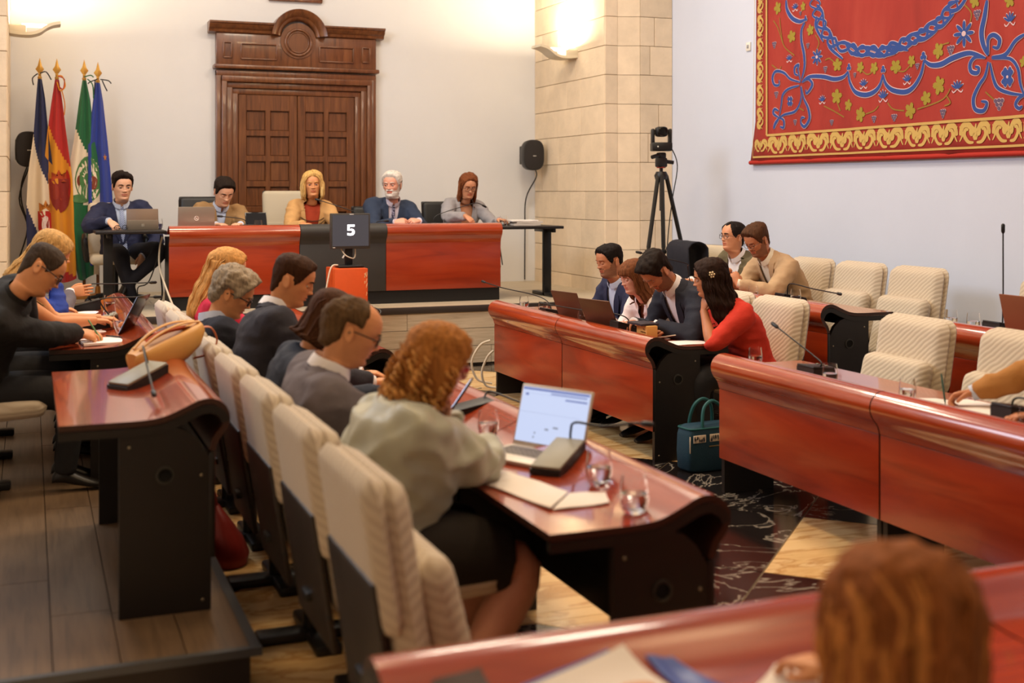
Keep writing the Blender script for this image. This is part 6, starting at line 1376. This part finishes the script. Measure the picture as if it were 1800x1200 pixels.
TAP = {'rib':[(0.0361,[(9.679,3.486),(9.666,3.396),(9.589,3.304),(9.476,3.26),(9.378,3.262)]),(0.0361,[(9.378,3.24),(9.439,3.175),(9.439,3.074),(9.39,2.953),(9.378,2.836),(9.427,2.724)]),(0.0333,[(9.427,2.695),(9.293,2.734),(9.103,2.718),(8.942,2.683),(8.829,2.694),(8.767,2.737)]),(0.0361,[(8.767,2.737),(8.741,2.638),(8.654,2.55),(8.505,2.512),(8.38,2.536),(8.308,2.59),(8.274,2.665)]),(0.0361,[(8.274,2.665),(8.238,2.584),(8.158,2.525),(8.022,2.502),(7.908,2.538),(7.824,2.625),(7.787,2.735)]),(0.0389,[(7.787,2.735),(7.713,2.69),(7.579,2.684),(7.44,2.719),(7.287,2.739),(7.123,2.687)]),(0.0417,[(7.099,3.111),(7.123,2.997),(7.156,2.884),(7.14,2.788),(7.091,2.701)]),(0.025,[(9.452,2.697),(9.615,2.74),(9.717,2.808),(9.861,2.836),(9.915,2.781),(9.888,2.711),(9.809,2.704),(9.809,2.749)]),(0.025,[(9.452,2.705),(9.501,2.818),(9.489,2.861),(9.552,2.845),(9.552,2.786),(9.501,2.767)]),(0.025,[(9.415,2.694),(9.317,2.715),(9.257,2.667),(9.293,2.612),(9.341,2.587),(9.353,2.624)]),(0.0222,[(9.476,2.67),(9.64,2.654),(9.743,2.602),(9.769,2.515),(9.809,2.398)]),(0.0222,[(9.452,2.661),(9.439,2.551),(9.539,2.441),(9.717,2.415),(9.809,2.39)]),(0.0278,[(9.439,2.66),(9.39,2.548),(9.317,2.456),(9.293,2.354),(9.366,2.286),(9.439,2.319),(9.427,2.369),(9.366,2.365)]),(0.025,[(9.809,2.39),(9.901,2.433),(9.888,2.477),(9.822,2.458)]),(0.025,[(9.809,2.39),(9.73,2.363),(9.73,2.296),(9.796,2.307)]),(0.0306,[(9.809,2.39),(9.875,2.341),(9.901,2.29)]),(0.0306,[(7.115,2.686),(7.221,2.702),(7.279,2.661),(7.271,2.6),(7.205,2.582),(7.188,2.616),(7.229,2.632)]),(0.0306,[(7.091,2.712),(7.091,2.818),(7.043,2.847),(6.988,2.806),(7.004,2.75),(7.051,2.761)]),(0.0306,[(7.059,2.686),(6.934,2.69),(6.826,2.776),(6.721,2.814)]),(0.025,[(7.059,2.674),(6.887,2.657),(6.796,2.58),(6.766,2.464),(6.721,2.37)]),(0.0306,[(7.091,2.654),(7.123,2.552),(7.188,2.486),(7.246,2.396),(7.229,2.312),(7.14,2.295),(7.107,2.351),(7.164,2.367)]),(0.025,[(7.075,2.647),(7.043,2.521),(6.996,2.448),(6.872,2.404),(6.721,2.381)]),(0.0278,[(6.721,2.381),(6.781,2.363),(6.819,2.32),(6.781,2.29),(6.744,2.304)]),(0.0278,[(9.245,3.437),(9.29,3.407),(9.286,3.376),(9.225,3.346),(9.151,3.317),(9.117,3.287),(9.142,3.258),(9.183,3.222),(9.198,3.188),(9.156,3.162),(9.079,3.141),(9.018,3.125),(8.999,3.097),(9.018,3.056),(9.038,3.015),(8.986,2.975),(8.922,2.981),(8.854,2.996),(8.803,2.99),(8.781,2.96),(8.749,2.914),(8.711,2.883),(8.663,2.886),(8.608,2.91),(8.561,2.928),(8.523,2.919),(8.48,2.88),(8.438,2.842),(8.396,2.833),(8.352,2.856),(8.309,2.886),(8.286,2.897),(8.241,2.882),(8.182,2.852),(8.132,2.838),(8.102,2.857),(8.085,2.897),(8.065,2.93),(8.026,2.932),(7.97,2.908),(7.915,2.884),(7.877,2.887),(7.859,2.92),(7.848,2.96),(7.829,2.981),(7.781,2.973),(7.721,2.952),(7.674,2.945),(7.653,2.967),(7.65,3.008),(7.651,3.042),(7.62,3.053),(7.563,3.042),(7.507,3.032),(7.478,3.043),(7.478,3.08),(7.496,3.122),(7.49,3.149),(7.447,3.152),(7.387,3.145)]),(0.0278,[(9.245,3.437),(9.176,3.407),(9.156,3.377),(9.192,3.347),(9.243,3.316),(9.254,3.285),(9.204,3.254),(9.123,3.231),(9.07,3.206),(9.071,3.174),(9.11,3.137),(9.128,3.096),(9.092,3.069),(9.018,3.056),(8.945,3.043),(8.928,3.038),(8.908,2.998),(8.892,2.95),(8.859,2.922),(8.794,2.924),(8.737,2.95),(8.686,2.96),(8.646,2.937),(8.614,2.892),(8.574,2.854),(8.525,2.853),(8.48,2.881),(8.436,2.908),(8.393,2.907),(8.352,2.874),(8.311,2.834),(8.252,2.818),(8.22,2.846),(8.203,2.888),(8.177,2.914),(8.132,2.907),(8.074,2.878),(8.02,2.859),(7.987,2.87),(7.971,2.908),(7.954,2.946),(7.921,2.957),(7.87,2.937),(7.811,2.912),(7.767,2.912),(7.752,2.941),(7.75,2.984),(7.735,3.013),(7.693,3.012),(7.635,2.992),(7.58,2.984),(7.558,3.003),(7.564,3.043),(7.568,3.083),(7.547,3.1),(7.497,3.093),(7.439,3.087),(7.405,3.096),(7.408,3.128),(7.427,3.17)]),(0.0278,[(9.202,3.377),(9.116,3.287),(9.103,3.137)]),(0.0278,[(9.197,3.271),(9.212,3.179),(9.106,3.031)]),(0.0278,[(9.097,3.171),(8.992,3.091),(8.938,2.941)]),(0.0278,[(9.047,3.065),(9.007,2.971),(8.837,2.851)]),(0.0278,[(8.907,2.999),(8.761,2.974),(8.576,2.87)]),(0.0278,[(8.769,2.927),(8.645,2.868),(8.423,2.844)]),(0.0278,[(8.608,2.911),(8.47,2.909),(8.27,2.835)]),(0.0278,[(8.459,2.867),(8.332,2.823),(8.125,2.825)]),(0.0278,[(8.31,2.87),(8.184,2.884),(7.984,2.834)]),(0.0278,[(8.167,2.863),(8.039,2.853),(7.871,2.907)]),(0.0278,[(8.049,2.904),(7.958,2.952),(7.767,2.961)]),(0.0278,[(7.911,2.908),(7.789,2.902),(7.633,2.959)]),(0.0278,[(7.806,2.956),(7.735,3.014),(7.562,3.043)]),(0.0278,[(7.681,2.975),(7.567,2.981),(7.438,3.056)]),(0.0278,[(7.599,3.036),(7.549,3.102),(7.398,3.153)]),(0.0278,[(7.489,3.071),(7.389,3.093),(7.295,3.187)])],'petal':[((9.197,2.904),0.0764),((7.341,2.892),0.1042)],'lotus':[((8.536,2.615),0.0625),((8.003,2.609),0.0625),((9.64,2.942),0.0528),((9.126,2.522),0.0583),((7.406,2.504),0.0694),((6.887,2.954),0.0764),((8.278,2.495),0.0764),((9.552,3.409),0.0556)],'cross':[((9.628,2.535),0.0528),((6.91,2.527),0.0833)],'tre':[((9.366,3.27),0.025),((8.756,2.77),0.0278),((8.272,2.705),0.0278),((7.796,2.767),0.0306)],'leaf':[((9.827,3.433),0.0625),((9.602,3.137),0.0583),((9.293,3.158),0.0528),((9.415,3.39),0.0444),((8.908,2.805),0.0583),((8.919,2.528),0.0667),((8.767,2.442),0.0528),((8.579,2.349),0.0667),((7.964,2.345),0.0694),((8.579,2.753),0.05),((8.4,2.73),0.0528),((8.129,2.717),0.0583),((7.945,2.744),0.05),((7.624,2.793),0.0667),((7.768,2.433),0.0583),((7.615,2.521),0.0764),((7.229,3.124),0.0556),((6.887,3.08),0.0556),((6.736,2.619),0.0417)],'grape':[((9.888,3.087),0.0389),((9.329,3.018),0.0306),((9.08,2.779),0.0361),((9.552,2.332),0.0333),((8.987,2.302),0.0306),((8.4,2.298),0.0361),((8.148,2.298),0.0361),((7.562,2.296),0.0444),((7.474,2.777),0.0472),((7.205,3.014),0.0472),((6.996,2.332),0.0556),((9.861,2.611),0.0389),((8.665,2.693),0.0278),((7.87,2.693),0.0306),((9.464,3.331),0.025)],'vine':[[(9.796,3.339),(9.769,3.201),(9.717,3.061),(9.564,2.956)],[(9.901,3.323),(9.822,3.237),(9.743,3.094)],[(9.221,3.106),(9.173,3.029),(9.221,2.949)],[(9.08,2.864),(9.01,2.871),(8.908,2.805)],[(9.103,2.457),(8.964,2.406),(8.829,2.342)],[(8.919,2.486),(8.874,2.4)],[(8.339,2.407),(8.4,2.371),(8.505,2.351)],[(8.218,2.426),(8.158,2.37),(8.041,2.35)],[(7.87,2.352),(7.704,2.379),(7.544,2.417),(7.474,2.485)],[(7.526,2.44),(7.474,2.376),(7.544,2.356)],[(7.686,2.775),(7.597,2.827),(7.492,2.84)],[(7.287,2.96),(7.271,3.041),(7.355,3.124)],[(7.123,2.434),(7.043,2.37)],[(8.568,2.732),(8.484,2.684),(8.4,2.716)],[(8.138,2.692),(8.041,2.67),(7.945,2.725)],[(9.39,2.432),(9.489,2.467)],[(9.928,2.903),(9.822,2.848),(9.769,2.873)]]}
# ------------------------------------------------------------------ tapestry on the right wall
def tapestry():
    X0 = XR-.035
    t = thing('tapestry', 'red heraldic tapestry with blue scrolls and gold border on the side wall', 'tapestry', (X0, 8.0, 1.97))
    Yl, Yr, Zt = 10.30, 5.2, 5.2
    redw = rampmat('tapestry_red', [(.2, S(128,30,24)), (.5, S(156,44,34)), (.8, S(168,58,44))], 2.2, (1, 1.2, .35), .85, 5, .4, bump=.25)
    gy, oy = mat('tap_gold', S(198,164,92), .85), mat('tap_gold_line', S(196,160,92), .85)
    blue, wht, lf, gp, vn = mat('tap_blue', S(44,72,140), .85), mat('tap_white', S(206,176,180), .85), mat('tap_leaf', S(150,132,44), .85), mat('tap_grape', S(96,78,104), .85), mat('tap_vine', S(140,106,40), .85)
    L = lambda y, z, d=0: (-d, y-8.0, z-1.97)
    # field with soft vertical waves, slightly flared at the lower left corner, over a rolled hem
    NU, NV = 60, 24; g = M(); vs = []
    def surf(y, z): return .012*math.sin(y*7+.6*math.sin(z*2))*(.4+.6*max(0, (3.2-z)/1.2))+.006*math.sin(y*17)
    for j in range(NV+1):
        z = 1.97+(Zt-1.97)*j/NV
        for i in range(NU+1):
            yl = Yl-.10*min(1, max(0, (z-1.97)/.4)); y = yl+(Yr-yl)*i/NU; vs.append(L(y, z, surf(y, z)))
    g.add(vs, [(j*(NU+1)+i, j*(NU+1)+i+1, (j+1)*(NU+1)+i+1, (j+1)*(NU+1)+i) for j in range(NV) for i in range(NU)])
    f = g.obj('field', redw, t, 180); sm_ = f.modifiers.new('thick', 'SOLIDIFY'); sm_.thickness = .006
    M().tube([L(Yl+.005, 1.975, .0), L((Yl+Yr)/2, 1.97, .0), L(Yr, 1.965, 0)], .02, 10).obj('hem', mat('tap_hem', S(170,36,22), .8), t)
    def flat(m_, poly, d):
        """fan of a star-shaped outline in wall coordinates, laid on the cloth"""
        cy, cz = sum(p[0] for p in poly)/len(poly), sum(p[1] for p in poly)/len(poly); n = len(poly)
        m_.add([L(y, z, surf(y, z)+d) for y, z in poly]+[L(cy, cz, surf(cy, cz)+d)], [(k, (k+1) % n, n) for k in range(n)])
    def ribbon(m_, pts, w0, d, taper=True, n=6):
        P = crom([(p[0], p[1], 0) for p in pts], n); a = []
        for i, p in enumerate(P):
            T = (P[min(i+1, len(P)-1)]-P[max(i-1, 0)]); T = T.normalized() if T.length > 1e-9 else Vector((1, 0, 0)); s = i/(len(P)-1)
            w_ = w0/2*((.35+.65*math.sin(PI*s)**.6) if taper else 1); a.append((p.x-T.y*w_, p.y+T.x*w_, p.x+T.y*w_, p.y-T.x*w_))
        vs = [L(q_[0], q_[1], surf(q_[0], q_[1])+d) for q_ in a]+[L(q_[2], q_[3], surf(q_[2], q_[3])+d) for q_ in a]; K = len(a)
        m_.add(vs, [(i, i+1, K+i+1, K+i) for i in range(K-1)])
    W_, B_, G_, Gr_, V_, O_, Ln = M(), M(), M(), M(), M(), M(), M()
    for w_, pts in TAP['rib']: ribbon(W_, pts, w_*1.5, .005); ribbon(B_, pts, w_*1.1, .008)
    for (c, r_) in TAP['petal']:
        for k in range(8):
            a = k*PI/4; 
            for m_, q_, d in ((W_, 1.12, .004), (B_, .92, .007)): flat(m_, [(c[0]+r_*(.55*math.cos(a)+q_*.45*math.cos(b)*math.cos(a)-q_*.16*math.sin(b)*math.sin(a)), c[1]+r_*(.55*math.sin(a)+q_*.45*math.cos(b)*math.sin(a)+q_*.16*math.sin(b)*math.cos(a))) for b in np.linspace(0, 2*PI, 11)[:-1]], d)
        flat(W_, [(c[0]+r_*.2*math.cos(b), c[1]+r_*.2*math.sin(b)) for b in np.linspace(0, 2*PI, 13)[:-1]], .009)
    for (c, r_) in TAP['lotus']:
        for k in range(5):
            a = PI/2+(k-2)*.5
            for m_, q_, d in ((W_, 1.1, .004), (B_, .88, .007)): flat(m_, [(c[0]+r_*(.5*math.cos(a)+q_*.5*math.cos(b)*math.cos(a)-q_*.13*math.sin(b)*math.sin(a)), c[1]-r_*.4+r_*(.5*math.sin(a)+q_*.5*math.cos(b)*math.sin(a)+q_*.13*math.sin(b)*math.cos(a))) for b in np.linspace(0, 2*PI, 11)[:-1]], d)
        for sg in (1, -1): ribbon(W_, [(c[0], c[1]-r_*.4), (c[0]+sg*r_*.5, c[1]-r_*.75), (c[0]+sg*r_*.75, c[1]-r_*.5)], .01, .004)
    for (c, r_) in TAP['cross']:
        for k in range(4):
            a = PI/4+k*PI/2
            for m_, q_, d in ((W_, 1.12, .004), (B_, .95, .007)): flat(m_, [(c[0]+r_*(.42*math.cos(a))+r_*.42*q_*math.cos(b)*(1+.18*math.cos(4*b)), c[1]+r_*.52*math.sin(a)+r_*.46*q_*math.sin(b)*(1+.18*math.cos(4*b))) for b in np.linspace(0, 2*PI, 17)[:-1]], d)
        flat(W_, [(c[0]+r_*.14*math.cos(b), c[1]+r_*.14*math.sin(b)) for b in np.linspace(0, 2*PI, 9)[:-1]], .009)
    for (c, r_) in TAP['tre']:
        for k in range(3):
            a = PI/2+k*2*PI/3
            for m_, q_, d in ((W_, .75, .005), (B_, .58, .008)): flat(m_, [(c[0]+r_*.6*math.cos(a)+r_*q_*math.cos(b), c[1]+r_*.6*math.sin(a)+r_*q_*math.sin(b)) for b in np.linspace(0, 2*PI, 11)[:-1]], d)
    for i, (c, r_) in enumerate(TAP['leaf']):
        rot = (i*77 % 360)*PI/180
        flat(G_, [(c[0]+r_*(.52+.48*abs(math.cos(2.5*b))**.8+.07*math.sin(22*b))*math.cos(b+rot), c[1]+r_*(.52+.48*abs(math.cos(2.5*b))**.8+.07*math.sin(22*b))*math.sin(b+rot)) for b in np.linspace(0, 2*PI, 61)[:-1]], .005)
    for (c, r_) in TAP['grape']:
        for (a, b) in ((-.55, .5), (0, .55), (.55, .5), (-.3, 0), (.3, 0), (0, -.5)):
            for m_, q_, d in ((W_, .36, .004), (Gr_, .28, .007)): flat(m_, [(c[0]+r_*(a+q_*math.cos(e)), c[1]+r_*(b+q_*math.sin(e))) for e in np.linspace(0, 2*PI, 9)[:-1]], d)
    for v in TAP['vine']: ribbon(V_, v, .012, .004, False)
    # gold borders: two lines and a scroll of paired hooks and palmettes
    for a, b, w_ in (((9.995, 5.2), (9.995, 2.232), .022), ((9.995, 2.232), (5.2, 2.232), .022), ((10.235, 2.027), (5.2, 2.022), .018), ((10.19, 5.2), (10.235, 2.027), .008)): ribbon(Ln, [a, ((a[0]+b[0])/2, (a[1]+b[1])/2), b], w_, .010, False, 40)
    def motif(c, ax, s):
        """one repeat along ax: palmette then ring of two hooks"""
        U = (lambda a, b: (c[0]-a*s, c[1]+b*s)) if ax == 'y' else (lambda a, b: (c[0]+b*s, c[1]-a*s))
        for sg in (1, -1):
            ribbon(O_, [U(-.95*sg+.0, -.42*sg*0-.05), U(-.80*sg, .40), U(-.45*sg, .45), U(-.15*sg, .10), U(-.02*sg, -.30)], .15*s*2, .004)
            ribbon(O_, [U(.10*sg+0, -.42), U(.45*sg, -.38), U(.70*sg, -.05), U(.62*sg, .22), U(.45*sg, .20)], .10*s*2, .005)
            flat(O_, [U(.24*sg+.17*math.cos(b), .12+.24*math.sin(b)) for b in np.linspace(0, 2*PI, 11)[:-1]], .006)
            ribbon(O_, [U(.98*sg, -.36), U(.84*sg, -.1), U(.84*sg, .15), U(.98*sg, .40)], .05*s*2, .005)
        flat(O_, [U(.26*(.7+.3*math.cos(5*b))*math.cos(b), .18+.34*(.7+.3*math.cos(5*b))*math.sin(b)) for b in np.linspace(0, 2*PI, 31)[:-1]], .007)
    y = 9.83
    while y > 5.4: motif((y, 2.128), 'y', .155); y -= .325
    z = 2.40
    while z < 5.1: motif((10.10, z), 'z', .105); z += .225
    motif((10.10, 2.13), 'y', .11)
    for nm, m_, mt in (('white_outline', W_, wht), ('blue_scrollwork', B_, blue), ('vine_leaves', G_, lf), ('grapes', Gr_, gp), ('vine_stems', V_, vn), ('gold_scroll_border', O_, gy), ('gold_border_lines', Ln, oy)):
        tag(m_.obj(nm, mt, t, 0), kind='stuff')
tapestry()
